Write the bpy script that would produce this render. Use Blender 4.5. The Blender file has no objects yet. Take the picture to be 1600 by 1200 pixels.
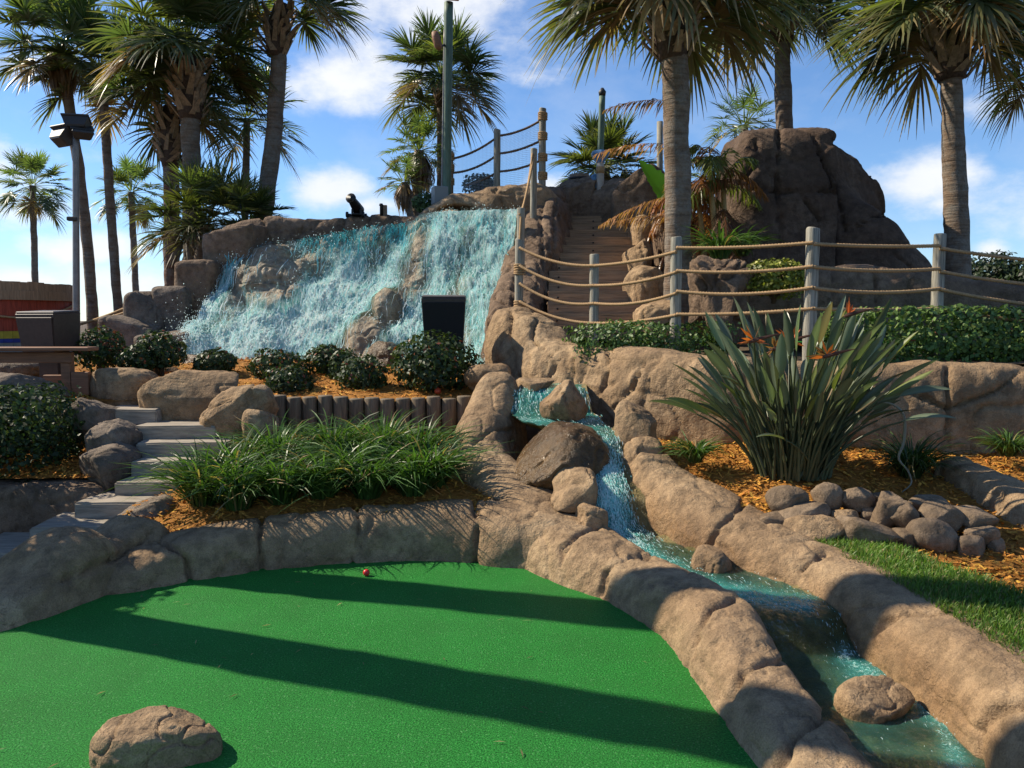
import bpy, bmesh, math, random
import numpy as np
from mathutils import Vector
R = math.radians
rng = np.random.default_rng(7)
random.seed(7)

# ------------------------------------------------------------------ camera, sky, sun, exposure
scene = bpy.context.scene
col = scene.collection
F, CX, CY, CAMZ = 1256.0, 800.0, 600.0, 1.6
PITCH = math.atan(100 / F)
cam_data = bpy.data.cameras.new("camera")
cam = bpy.data.objects.new("camera", cam_data)
col.objects.link(cam)
cam.location = (0, 0, CAMZ)
cam.rotation_euler = (math.pi / 2 - PITCH, 0, 0)
cam_data.sensor_width = 36
cam_data.lens = 36 * F / 1600
cam_data.clip_end = 5000
cam_data.clip_start = 0.05
scene.camera = cam

SUN_EL = R(40)
SUN_DIR = Vector((-1.0, 0.30, 0)).normalized() * math.cos(SUN_EL) + Vector((0, 0, math.sin(SUN_EL)))
sun_data = bpy.data.lights.new("sun", 'SUN')
sun_data.energy = 5.0
sun_data.angle = R(0.5)
sun_data.color = (1.0, 0.89, 0.71)
sun = bpy.data.objects.new("sun", sun_data)
col.objects.link(sun)
sun.location = (-20, 6, 20)
sun.rotation_euler = SUN_DIR.to_track_quat('Z', 'Y').to_euler()

scene.view_settings.view_transform = 'Standard'
scene.view_settings.look = 'None'
scene.view_settings.gamma = 1
scene.view_settings.exposure = 0.55
scene.cycles.max_bounces = 6
scene.cycles.transparent_max_bounces = 24

CP, SP = math.cos(PITCH), math.sin(PITCH)
def ray(px, py):
    dx, dy = (px - CX) / F, (CY - py) / F
    return np.array([dx, CP + dy * SP, -SP + dy * CP])
def P(px, py, Y):
    d = ray(px, py)
    return np.array([0, 0, CAMZ]) + d * (Y / d[1])
def proj(V):
    V = np.asarray(V, float)
    y, z = V[..., 1], V[..., 2] - CAMZ
    fw = y * CP - z * SP
    up = y * SP + z * CP
    fw = np.maximum(fw, 0.05)
    return CX + F * V[..., 0] / fw, CY - F * up / fw

world = bpy.data.worlds.new("World")
scene.world = world
world.use_nodes = True
wn = world.node_tree
wn.nodes.clear()
def WN(t, **kw):
    n = wn.nodes.new(t)
    for k, v in kw.items():
        setattr(n, k, v)
    return n
sky = WN('ShaderNodeTexSky', sky_type='NISHITA', sun_disc=False, sun_elevation=SUN_EL,
         sun_rotation=math.atan2(SUN_DIR.x, SUN_DIR.y), air_density=1.0, dust_density=0.0, ozone_density=5.0)
tc = WN('ShaderNodeTexCoord')
def math_node(op, a, b=None, clamp=False):
    n = WN('ShaderNodeMath', operation=op, use_clamp=clamp)
    for i, v in enumerate((a, b)):
        if v is None: continue
        if isinstance(v, (int, float)): n.inputs[i].default_value = v
        else: wn.links.new(v, n.inputs[i])
    return n.outputs[0]
# clouds stand in the sky by direction: (px, py, rx, ry, strength) of each bank
BANKS = [(700, 20, 160, 60, .95), (560, 110, 130, 70, .75), (480, 130, 90, 45, .6), (790, 60, 110, 50, .5),
         (520, 298, 82, 40, 1.0), (570, 320, 60, 30, .8), (1430, 285, 75, 40, .98), (1470, 320, 60, 30, .6), (1560, 158, 75, 30, .62),
         (150, 388, 80, 26, 1.0), (215, 440, 120, 40, .75), (20, 440, 60, 22, .95), (60, 330, 90, 30, .45),
         (1548, 392, 24, 18, .8), (885, 300, 70, 28, .75), (30, 100, 60, 22, .6), (60, 480, 220, 40, .3), (1100, 330, 60, 20, .3),
         (-300, 250, 200, 90, .9), (1950, 300, 260, 60, .8)]
acc = None
for (bx, by, rx, ry, st) in BANKS:
    d = ray(bx, by); d = d / np.linalg.norm(d)
    s1 = WN('ShaderNodeVectorMath', operation='SUBTRACT'); wn.links.new(tc.outputs['Generated'], s1.inputs[0]); s1.inputs[1].default_value = d
    s2 = WN('ShaderNodeVectorMath', operation='MULTIPLY'); wn.links.new(s1.outputs[0], s2.inputs[0]); s2.inputs[1].default_value = (F / rx, 1.0, F / ry)
    s3 = WN('ShaderNodeVectorMath', operation='LENGTH'); wn.links.new(s2.outputs[0], s3.inputs[0])
    v = math_node('MULTIPLY', math_node('SUBTRACT', 1.35, s3.outputs['Value']), st)
    acc = v if acc is None else math_node('MAXIMUM', acc, v)
mp = WN('ShaderNodeMapping'); wn.links.new(tc.outputs['Generated'], mp.inputs[0]); mp.inputs['Scale'].default_value = (1, 1, 1.7)
nz = WN('ShaderNodeTexNoise'); wn.links.new(mp.outputs[0], nz.inputs['Vector'])
nz.inputs['Scale'].default_value = 9; nz.inputs['Detail'].default_value = 9; nz.inputs['Roughness'].default_value = .6
nz2 = WN('ShaderNodeTexNoise'); wn.links.new(mp.outputs[0], nz2.inputs['Vector'])
nz2.inputs['Scale'].default_value = 5; nz2.inputs['Detail'].default_value = 6; nz2.inputs['Roughness'].default_value = .62
den = math_node('ADD', math_node('MAXIMUM', acc, -0.6), math_node('MULTIPLY', math_node('SUBTRACT', nz.outputs['Fac'], .5), 2.6))
mr = WN('ShaderNodeMapRange', interpolation_type='SMOOTHSTEP'); wn.links.new(den, mr.inputs['Value'])
mr.inputs['From Min'].default_value = .1; mr.inputs['From Max'].default_value = 1.15; mr.inputs['To Max'].default_value = .93
wisp = math_node('MULTIPLY', math_node('SUBTRACT', nz2.outputs['Fac'], .48, True), 0.7, True)
amt = math_node('MAXIMUM', mr.outputs[0], wisp)
cl = WN('ShaderNodeMix', data_type='RGBA')
wn.links.new(nz.outputs['Fac'], cl.inputs['Factor'])
cl.inputs['A'].default_value = (5.2, 5.6, 6.3, 1); cl.inputs['B'].default_value = (7.6, 7.5, 7.3, 1)
tint_ = WN('ShaderNodeMix', data_type='RGBA', blend_type='MULTIPLY'); tint_.inputs['Factor'].default_value = 1; wn.links.new(sky.outputs[0], tint_.inputs['A']); tint_.inputs['B'].default_value = (.83, .94, 1.07, 1)
mx = WN('ShaderNodeMix', data_type='RGBA')
wn.links.new(amt, mx.inputs['Factor']); wn.links.new(tint_.outputs['Result'], mx.inputs['A']); wn.links.new(cl.outputs['Result'], mx.inputs['B'])
bg = WN('ShaderNodeBackground'); wn.links.new(mx.outputs['Result'], bg.inputs[0]); bg.inputs[1].default_value = 0.105
wo = WN('ShaderNodeOutputWorld'); wn.links.new(bg.outputs[0], wo.inputs[0])

# ------------------------------------------------------------------ materials
def new_mat(name):
    m = bpy.data.materials.new(name); m.use_nodes = True
    nt = m.node_tree
    return m, nt, nt.nodes['Principled BSDF']
class NB:
    def __init__(s, nt): s.nt = nt
    def n(s, t, **kw):
        n = s.nt.nodes.new(t)
        for k, v in kw.items():
            if k in n.inputs:
                if hasattr(v, 'is_linked') or isinstance(v, bpy.types.NodeSocket): s.nt.links.new(v, n.inputs[k])
                else: n.inputs[k].default_value = v
            else: setattr(n, k, v)
        return n
    def l(s, a, b): s.nt.links.new(a, b)
    def noise(s, vec, scale, detail=4, rough=.55, dist=0):
        n = s.n('ShaderNodeTexNoise', Scale=scale, Detail=detail, Roughness=rough, Distortion=dist)
        s.l(vec, n.inputs['Vector']); return n.outputs['Fac']
    def ramp(s, fac, stops):
        r = s.n('ShaderNodeValToRGB'); s.l(fac, r.inputs[0])
        e = r.color_ramp.elements
        while len(e) < len(stops): e.new(.5)
        for i, (p, c) in enumerate(stops):
            e[i].position = p; e[i].color = (c[0], c[1], c[2], 1) if not isinstance(c, (int, float)) else (c, c, c, 1)
        return r.outputs[0]
    def mix(s, fac, a, b, mode='MIX'):
        m = s.n('ShaderNodeMix', data_type='RGBA', blend_type=mode)
        for k, v in (('Factor', fac), ('A', a), ('B', b)):
            if isinstance(v, bpy.types.NodeSocket): s.l(v, m.inputs[k])
            elif isinstance(v, (int, float)): m.inputs[k].default_value = v if k == 'Factor' else (v, v, v, 1)
            else: m.inputs[k].default_value = (v[0], v[1], v[2], 1)
        return m.outputs['Result']
    def mth(s, op, a, b=0.0, clamp=False):
        n = s.n('ShaderNodeMath', operation=op, use_clamp=clamp)
        for i, v in enumerate((a, b)):
            if isinstance(v, bpy.types.NodeSocket): s.l(v, n.inputs[i])
            else: n.inputs[i].default_value = v
        return n.outputs[0]
    def mapping(s, vec, sc):
        m = s.n('ShaderNodeMapping'); s.l(vec, m.inputs[0]); m.inputs['Scale'].default_value = sc
        return m.outputs[0]
    def bump(s, h, strength, dist, normal=None):
        b = s.n('ShaderNodeBump', Strength=strength, Distance=dist); s.l(h, b.inputs['Height'])
        if normal is not None: s.l(normal, b.inputs['Normal'])
        return b.outputs[0]
    def pos(s): return s.n('ShaderNodeNewGeometry').outputs['Position']
    def attr(s, name):
        return s.n('ShaderNodeAttribute', attribute_name=name)

def rock_mat(name, c1, c2, c3, rough=.9, bumpy=1.0):
    m, nt, b = new_mat(name); k = NB(nt)
    p = k.pos()
    c = k.ramp(k.noise(p, 1.6, 6, .6), [(.32, c1), (.5, c2), (.68, c3)])
    c = k.mix(k.ramp(k.noise(p, 11, 5, .65), [(.42, 0.0), (.66, .72)]), c, tuple(v * .5 for v in c1))
    streak = k.noise(k.mapping(p, (5, 5, .7)), 1.5, 5, .6)
    c = k.mix(k.ramp(streak, [(.5, 0.0), (.72, .42)]), c, (c1[0] * .62, c1[1] * .63, c1[2] * .68))
    c = k.mix(k.ramp(k.noise(p, 5.5, 4, .7), [(.58, 0.0), (.75, .35)]), c, tuple(min(1, v * 1.35) for v in c3))
    c = k.mix(k.ramp(k.noise(p, .7, 3, .6), [(.42, 0.0), (.62, .5)]), c, k.mix(1.0, c, (.80, .77, .74), 'MULTIPLY'))
    c = k.mix(k.ramp(k.noise(p, 2.6, 7, .72), [(.60, 0.0), (.70, .55)]), c, (c1[0] * .42, c1[1] * .44, c1[2] * .46))
    sp = k.noise(p, 140, 3, .7)
    c = k.mix(.55, c, k.ramp(sp, [(.32, .48), (.6, 1.2)]), 'MULTIPLY')
    at = k.attr('wet')
    wet = k.mth('MULTIPLY', at.outputs['Fac'], k.ramp(k.noise(p, 4, 4), [(.3, .45), (.6, 1.0)]), True)
    c = k.mix(wet, c, k.mix(1.0, c, (.72, .55, .33), 'MULTIPLY'))
    k.l(c, b.inputs['Base Color'])
    k.l(k.mth('SUBTRACT', rough, k.mth('MULTIPLY', wet, .55)), b.inputs['Roughness'])
    h1 = k.noise(p, 9, 8, .62); h2 = k.noise(p, 70, 6, .7)
    chip = k.n('ShaderNodeTexVoronoi', feature='DISTANCE_TO_EDGE', Scale=7.0)
    wv_ = k.n('ShaderNodeTexNoise', Scale=6.0, Detail=4.0); k.l(p, wv_.inputs['Vector'])
    wa = k.n('ShaderNodeVectorMath', operation='SCALE'); k.l(wv_.outputs['Color'], wa.inputs[0]); wa.inputs['Scale'].default_value = .35
    wb = k.n('ShaderNodeVectorMath', operation='ADD'); k.l(p, wb.inputs[0]); k.l(wa.outputs[0], wb.inputs[1]); k.l(wb.outputs[0], chip.inputs['Vector'])
    crease = k.ramp(chip.outputs['Distance'], [(.0, 0.0), (.03, 1.0)])
    sel = k.ramp(k.noise(p, 2.3, 3, .6), [(.5, 1.0), (.62, 0.0)])
    crease = k.mth('MAXIMUM', crease, sel)
    nrm = k.bump(h1, .75 * bumpy, .07)
    nrm = k.bump(crease, .55 * bumpy, .012, nrm)
    nrm = k.bump(h2, .6 * bumpy, .012, nrm)
    k.l(nrm, b.inputs['Normal'])
    b.inputs['Specular IOR Level'].default_value = .3
    return m
M = {}
M['rock'] = rock_mat('tan_concrete_rock', (.275, .178, .098), (.39, .262, .148), (.47, .332, .196))
M['rock_brown'] = rock_mat('brown_concrete_rock', (.17, .11, .07), (.24, .162, .105), (.31, .215, .145))
M['rock_grey'] = rock_mat('grey_brown_rock', (.15, .115, .085), (.22, .17, .128), (.29, .23, .18))
M['fieldstone'] = rock_mat('field_stone', (.165, .112, .068), (.25, .178, .114), (.34, .255, .172), .8, .7)
M['dark_rock'] = rock_mat('dark_outcrop_rock', (.085, .052, .035), (.12, .077, .052), (.16, .11, .076))
M['moss_rock'] = rock_mat('dark_mossy_rock', (.11, .072, .038), (.175, .12, .066), (.25, .178, .105), .55)
M['bed'] = rock_mat('mossy_stream_bed', (.13, .115, .03), (.24, .19, .075), (.36, .28, .14), .6)
M['fall_rock'] = rock_mat('pale_fall_rock', (.27, .21, .14), (.40, .325, .23), (.50, .42, .31), .7)
M['wet_rock'] = rock_mat('wet_stream_rock', (.11, .075, .042), (.19, .135, .08), (.27, .20, .125), .55)

def leaf_mat(name, rough=.4, trans=.35, spec=.5, tint=(1, 1, 1), noise_sc=0):
    m, nt, b = new_mat(name); k = NB(nt)
    at = k.attr('tint')
    c = k.mix(1.0, at.outputs['Color'], tint, 'MULTIPLY')
    k.l(c, b.inputs['Base Color'])
    b.inputs['Roughness'].default_value = rough
    b.inputs['Specular IOR Level'].default_value = spec
    tr = k.n('ShaderNodeBsdfTranslucent')
    c2 = k.mix(1.0, c, (1.5, 1.7, .7), 'MULTIPLY'); k.l(c2, tr.inputs[0])
    ms = k.n('ShaderNodeMixShader'); ms.inputs[0].default_value = trans
    k.l(b.outputs[0], ms.inputs[1]); k.l(tr.outputs[0], ms.inputs[2])
    k.l(ms.outputs[0], nt.nodes['Material Output'].inputs[0])
    return m
M['palm_leaf'] = leaf_mat('palm_leaf', .38, .36, .55)
M['bush_leaf'] = leaf_mat('glossy_shrub_leaf', .48, .2, .28)
M['grass_leaf'] = leaf_mat('strap_leaf', .42, .33, .4)
M['lawn'] = leaf_mat('lawn_blade', .5, .4, .35)
M['strel'] = leaf_mat('paddle_leaf', .36, .22, .5)
M['flower'] = leaf_mat('flower_petal', .5, .4, .3)

def simple(name, c, rough=.6, metal=0, nsc=0, amt=.25, bump=0, stretch=(1, 1, 1), spec=.4):
    m, nt, b = new_mat(name); k = NB(nt)
    b.inputs['Roughness'].default_value = rough; b.inputs['Metallic'].default_value = metal
    b.inputs['Specular IOR Level'].default_value = spec
    if nsc:
        p = k.mapping(k.pos(), stretch)
        nf = k.noise(p, nsc, 6, .62)
        cc = k.ramp(nf, [(.3, tuple(v * (1 - amt) for v in c)), (.7, tuple(min(1, v * (1 + amt)) for v in c))])
        k.l(cc, b.inputs['Base Color'])
        if bump: k.l(k.bump(nf, bump, .01), b.inputs['Normal'])
    else: b.inputs['Base Color'].default_value = (*c, 1)
    return m
M['post'] = simple('weathered_post_wood', (.27, .25, .20), .85, 0, 7, .62, .9, (9, 9, .45))
M['post_brown'] = simple('brown_post_wood', (.22, .15, .10), .8, 0, 14, .35, .5, (6, 6, .6))
M['rope'] = simple('manila_rope', (.36, .23, .115), .9, 0, 60, .25, .2)
M['rope_dark'] = simple('dark_old_rope', (.15, .095, .06), .9, 0, 60, .25, .2)
M['log'] = simple('treated_log', (.15, .112, .072), .75, 0, 9, .5, .5, (5, 5, .5))
M['plank'] = simple('stair_plank', (.29, .19, .112), .75, 0, 6, .4, .4, (.5, 6, 8))
M['rail_wood'] = simple('red_brown_rail_wood', (.24, .115, .062), .65, 0, 7, .35, .3, (.6, 6, 8))
M['step'] = simple('pale_weathered_step', (.31, .265, .21), .85, 0, 8, .35, .6, (.7, 5, 5))
M['black'] = simple('black_iron', (.012, .011, .012), .5)
M['speaker'] = simple('dark_brown_box_paint', (.055, .038, .03), .55, 0, 30, .2)
M['speaker_black'] = simple('black_grille', (.008, .008, .008), .8)
M['speaker_top'] = simple('grey_box_top', (.10, .085, .08), .6, 0, 20, .2)
M['metal'] = simple('grey_steel', (.22, .21, .20), .5, .3, 10, .2)
M['dark_metal'] = simple('dark_lamp_metal', (.045, .042, .04), .5, .2)
M['pole_green'] = simple('green_painted_pole', (.095, .15, .105), .6, 0, 12, .3, .2, (3, 3, .5))
M['box_grey'] = simple('grey_utility_box', (.24, .25, .25), .5)
M['blue'] = simple('blue_paint', (.09, .22, .42), .5, 0, 10, .2)
M['white_pole'] = simple('pale_pole', (.42, .37, .32), .6, 0, 10, .2)
M['red_paint'] = simple('red_barrel_board', (.32, .055, .028), .7, 0, 8, .35, .3, (6, 6, .5))
M['tan_board'] = simple('tan_board', (.33, .22, .13), .8, 0, 8, .3, .3, (6, 6, .5))
M['yellow'] = simple('yellow_band', (.45, .36, .035), .6, 0, 9, .2)
M['navy'] = simple('blue_band', (.03, .05, .26), .6, 0, 9, .2)
M['greyband'] = simple('grey_band', (.25, .25, .23), .7, 0, 9, .2)
M['ball'] = simple('red_ball', (.62, .03, .03), .25)
M['orange'] = simple('orange_plastic', (.45, .06, .015), .5)
M['stem'] = simple('shrub_stem', (.09, .06, .035), .9, 0, 20, .3)
M['cane'] = simple('yellow_cane', (.34, .22, .075), .6, 0, 15, .45, .3, (2, 2, 8))
M['boot'] = simple('palm_boot', (.27, .185, .115), .85, 0, 20, .45, .4)
M['boot_dark'] = simple('palm_fibre', (.08, .05, .035), .95, 0, 40, .5, .5)

def trunk_mat(name, c):
    m, nt, b = new_mat(name); k = NB(nt)
    p = k.pos()
    rings = k.noise(k.mapping(p, (2.0, 2.0, 26)), 1.0, 4, .6)
    blot = k.noise(p, 7, 6, .65)
    cc = k.ramp(rings, [(.3, tuple(v * .55 for v in c)), (.65, tuple(v * 1.25 for v in c))])
    cc = k.mix(k.ramp(blot, [(.42, 0.0), (.62, .6)]), cc, (.24, .225, .195))
    cc = k.mix(k.ramp(k.noise(p, 40, 4, .7), [(.35, .5), (.5, 0.0)]), cc, tuple(v * .45 for v in c))
    k.l(cc, b.inputs['Base Color']); b.inputs['Roughness'].default_value = .95
    b.inputs['Specular IOR Level'].default_value = .15
    n = k.bump(rings, .8, .03); n = k.bump(k.noise(p, 45, 5, .7), .6, .015, n)
    k.l(n, b.inputs['Normal'])
    return m
M['trunk'] = trunk_mat('palm_trunk', (.19, .135, .095))
M['trunk_red'] = trunk_mat('reddish_palm_trunk', (.17, .085, .055))

def mulch_mat():
    m, nt, b = new_mat('orange_mulch'); k = NB(nt)
    at = k.attr('tint'); p = k.pos()
    c = k.mix(1.0, at.outputs['Color'], k.ramp(k.noise(p, 60, 4, .7), [(.3, .5), (.65, 1.15)]), 'MULTIPLY')
    k.l(c, b.inputs['Base Color']); b.inputs['Roughness'].default_value = .8
    b.inputs['Specular IOR Level'].default_value = .25
    k.l(k.bump(k.noise(k.mapping(p, (1, 2.2, 1)), 55, 4, .7), .9, .03), b.inputs['Normal'])
    return m
M['mulch'] = mulch_mat()

def soil_mat():
    m, nt, b = new_mat('soil'); k = NB(nt); p = k.pos()
    c = k.ramp(k.noise(p, 2.5, 8, .65), [(.3, (.05, .035, .022)), (.55, (.10, .065, .035)), (.72, (.07, .075, .03))])
    k.l(c, b.inputs['Base Color']); b.inputs['Roughness'].default_value = .95
    k.l(k.bump(k.noise(p, 20, 6, .7), .8, .04), b.inputs['Normal'])
    return m
M['soil'] = soil_mat()

def turf_mat():
    m, nt, b = new_mat('green_turf'); k = NB(nt); p = k.pos()
    fine = k.noise(p, 130, 3, .8); mid = k.noise(p, 3.0, 5, .6)
    c = k.ramp(fine, [(.36, (.004, .07, .008)), (.5, (.018, .222, .028)), (.62, (.058, .39, .064))])
    c = k.mix(k.ramp(mid, [(.35, .0), (.7, .5)]), c, (.022, .14, .024))
    c = k.mix(k.ramp(k.noise(p, .9, 4, .6), [(.48, .0), (.66, .30)]), c, (.04, .26, .05))
    fl = k.n('ShaderNodeTexVoronoi', feature='F1', Scale=62.0); k.l(p, fl.inputs['Vector'])
    sel = k.mth('LESS_THAN', fl.outputs['Distance'], .26)
    rs = k.n('ShaderNodeSeparateColor'); k.l(fl.outputs['Color'], rs.inputs[0])
    sel = k.mth('MULTIPLY', sel, k.mth('GREATER_THAN', rs.outputs[0], .62))
    c = k.mix(k.mth('MULTIPLY', sel, .28), c, (.22, .50, .20))  # tiny glints of the turf, painted into the colour as pale flecks
    k.l(c, b.inputs['Base Color']); b.inputs['Roughness'].default_value = .62
    b.inputs['Specular IOR Level'].default_value = .15
    k.l(k.bump(fine, 1.0, .012), b.inputs['Normal'])
    return m
M['turf'] = turf_mat()

def stream_water_mat():
    m, nt, b = new_mat('stream_water'); k = NB(nt); p = k.pos()
    at = k.attr('foam'); sc = k.n('ShaderNodeSeparateColor'); k.l(at.outputs['Color'], sc.inputs[0])
    foam, teal = sc.outputs[0], sc.outputs[1]
    wv = k.noise(k.mapping(p, (1, .8, .6)), 16, 5, .6, .8)
    fine = k.noise(p, 60, 4, .65, 1.2)
    nrm = k.bump(wv, .9, .05); nrm = k.bump(fine, .6, .012, nrm)
    tcol = k.mix(teal, (.86, .92, .70), (.42, .86, .78))
    trn = k.n('ShaderNodeBsdfTransparent'); k.l(tcol, trn.inputs[0])
    dif = k.n('ShaderNodeBsdfDiffuse'); k.l(k.mix(teal, (.12, .15, .05), (.07, .50, .46)), dif.inputs[0])
    body = k.n('ShaderNodeMixShader'); k.l(k.mth('ADD', .08, k.mth('MULTIPLY', teal, .34)), body.inputs[0])
    k.l(trn.outputs[0], body.inputs[1]); k.l(dif.outputs[0], body.inputs[2])
    gl = k.n('ShaderNodeBsdfGlossy'); gl.inputs['Roughness'].default_value = .07; k.l(nrm, gl.inputs['Normal'])
    fr = k.n('ShaderNodeFresnel', IOR=1.33); k.l(nrm, fr.inputs['Normal'])
    w1 = k.n('ShaderNodeMixShader'); k.l(fr.outputs[0], w1.inputs[0]); k.l(body.outputs[0], w1.inputs[1]); k.l(gl.outputs[0], w1.inputs[2])
    fm = k.mth('ADD', foam, k.mth('MULTIPLY', k.mth('SUBTRACT', k.noise(p, 55, 6, .78, 1.2), .5), 2.4))
    fa = k.ramp(fm, [(.50, 0.0), (.85, .9)])
    fd = k.n('ShaderNodeBsdfPrincipled'); fd.inputs['Roughness'].default_value = .35
    k.l(k.ramp(fine, [(.35, (.12, .52, .46)), (.6, (.72, .90, .83))]), fd.inputs['Base Color']); k.l(nrm, fd.inputs['Normal'])
    w2 = k.n('ShaderNodeMixShader'); k.l(fa, w2.inputs[0]); k.l(w1.outputs[0], w2.inputs[1]); k.l(fd.outputs[0], w2.inputs[2])
    k.l(w2.outputs[0], nt.nodes['Material Output'].inputs[0])
    return m
M['stream'] = stream_water_mat()

def fall_water_mat():
    m, nt, b = new_mat('falling_water'); k = NB(nt)
    uv = k.n('ShaderNodeUVMap').outputs[0]; p = k.pos()
    at = k.attr('foam'); sc = k.n('ShaderNodeSeparateColor'); k.l(at.outputs['Color'], sc.inputs[0])
    foam, teal = sc.outputs[0], sc.outputs[1]
    warp = k.n('ShaderNodeMix', data_type='VECTOR'); 
    nzv = k.n('ShaderNodeTexNoise', Scale=3.0, Detail=4.0); k.l(uv, nzv.inputs['Vector'])
    ad = k.n('ShaderNodeVectorMath', operation='SCALE'); k.l(nzv.outputs['Color'], ad.inputs[0]); ad.inputs['Scale'].default_value = .10
    uw = k.n('ShaderNodeVectorMath', operation='ADD'); k.l(uv, uw.inputs[0]); k.l(ad.outputs[0], uw.inputs[1])
    st1 = k.noise(k.mapping(uw.outputs[0], (46, 3.2, 1)), 1.0, 7, .68, .3)
    st2 = k.noise(k.mapping(uw.outputs[0], (210, 17, 1)), 1.0, 6, .78, .5)
    s = k.mth('ADD', k.mth('MULTIPLY', st1, .52), k.mth('MULTIPLY', st2, .55))
    s = k.mth('ADD', s, k.mth('MULTIPLY', foam, .42))
    a = k.ramp(s, [(.56, 0.0), (.70, .5), (.84, .92)])
    tl = k.mth('MULTIPLY', teal, k.ramp(st1, [(.40, .15), (.6, .85)]))
    a = k.mth('MAXIMUM', a, tl)
    white = k.ramp(k.mth('ADD', k.mth('MULTIPLY', st2, .95), k.mth('MULTIPLY', foam, .13)), [(.32, (.02, .42, .43)), (.45, (.15, .76, .75)), (.56, (.50, .95, .92)), (.68, (.95, 1.0, .98))])
    c = k.mix(k.mth('MULTIPLY', teal, .8), white, k.ramp(st1, [(.4, (.005, .16, .21)), (.66, (.04, .42, .47))]))
    k.l(c, b.inputs['Base Color']); b.inputs['Roughness'].default_value = .45
    nrm = k.bump(k.mth('ADD', st1, k.mth('MULTIPLY', st2, 2.0)), .8, .035); k.l(nrm, b.inputs['Normal'])
    tr = k.n('ShaderNodeBsdfTranslucent'); k.l(c, tr.inputs[0])
    m1 = k.n('ShaderNodeMixShader'); m1.inputs[0].default_value = .35; k.l(b.outputs[0], m1.inputs[1]); k.l(tr.outputs[0], m1.inputs[2])
    tp = k.n('ShaderNodeBsdfTransparent')
    m2 = k.n('ShaderNodeMixShader'); k.l(a, m2.inputs[0]); k.l(tp.outputs[0], m2.inputs[1]); k.l(m1.outputs[0], m2.inputs[2])
    k.l(m2.outputs[0], nt.nodes['Material Output'].inputs[0])
    return m
M['fall'] = fall_water_mat()
def spray_mat():
    m, nt, b = new_mat('spray_drops'); k = NB(nt)
    b.inputs['Base Color'].default_value = (.85, .97, .97, 1); b.inputs['Roughness'].default_value = .6
    tr = k.n('ShaderNodeBsdfTranslucent', Color=(.82, .98, .98, 1))
    m1 = k.n('ShaderNodeMixShader'); m1.inputs[0].default_value = .5; k.l(b.outputs[0], m1.inputs[1]); k.l(tr.outputs[0], m1.inputs[2])
    k.l(m1.outputs[0], nt.nodes['Material Output'].inputs[0])
    return m
M['spray'] = spray_mat()
M['thread'] = M['spray'].copy(); M['thread'].name = 'water_threads'
_k = NB(M['thread'].node_tree); _a = _k.attr('tint')
for _n in M['thread'].node_tree.nodes:
    if _n.type == 'BSDF_PRINCIPLED': _k.l(_a.outputs['Color'], _n.inputs['Base Color']); _n.inputs['Roughness'].default_value = .3
    if _n.type == 'BSDF_TRANSLUCENT': _k.l(_a.outputs['Color'], _n.inputs[0])
def net_mat():
    m, nt, b = new_mat('fine_net'); k = NB(nt)
    uv = k.n('ShaderNodeUVMap').outputs[0]
    v = k.n('ShaderNodeTexBrick', Scale=1.0); 
    s = k.n('ShaderNodeSeparateXYZ'); k.l(uv, s.inputs[0])
    fx = k.mth('LESS_THAN', k.mth('FRACT', k.mth('MULTIPLY', s.outputs[0], 34.0)), .11)
    fy = k.mth('LESS_THAN', k.mth('FRACT', k.mth('MULTIPLY', s.outputs[1], 34.0)), .11)
    a = k.mth('MAXIMUM', fx, fy)
    b.inputs['Base Color'].default_value = (.45, .47, .5, 1)
    tp = k.n('ShaderNodeBsdfTransparent')
    m2 = k.n('ShaderNodeMixShader'); k.l(a, m2.inputs[0]); k.l(tp.outputs[0], m2.inputs[1]); k.l(b.outputs[0], m2.inputs[2])
    k.l(m2.outputs[0], nt.nodes['Material Output'].inputs[0])
    return m
M['net'] = net_mat()

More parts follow.
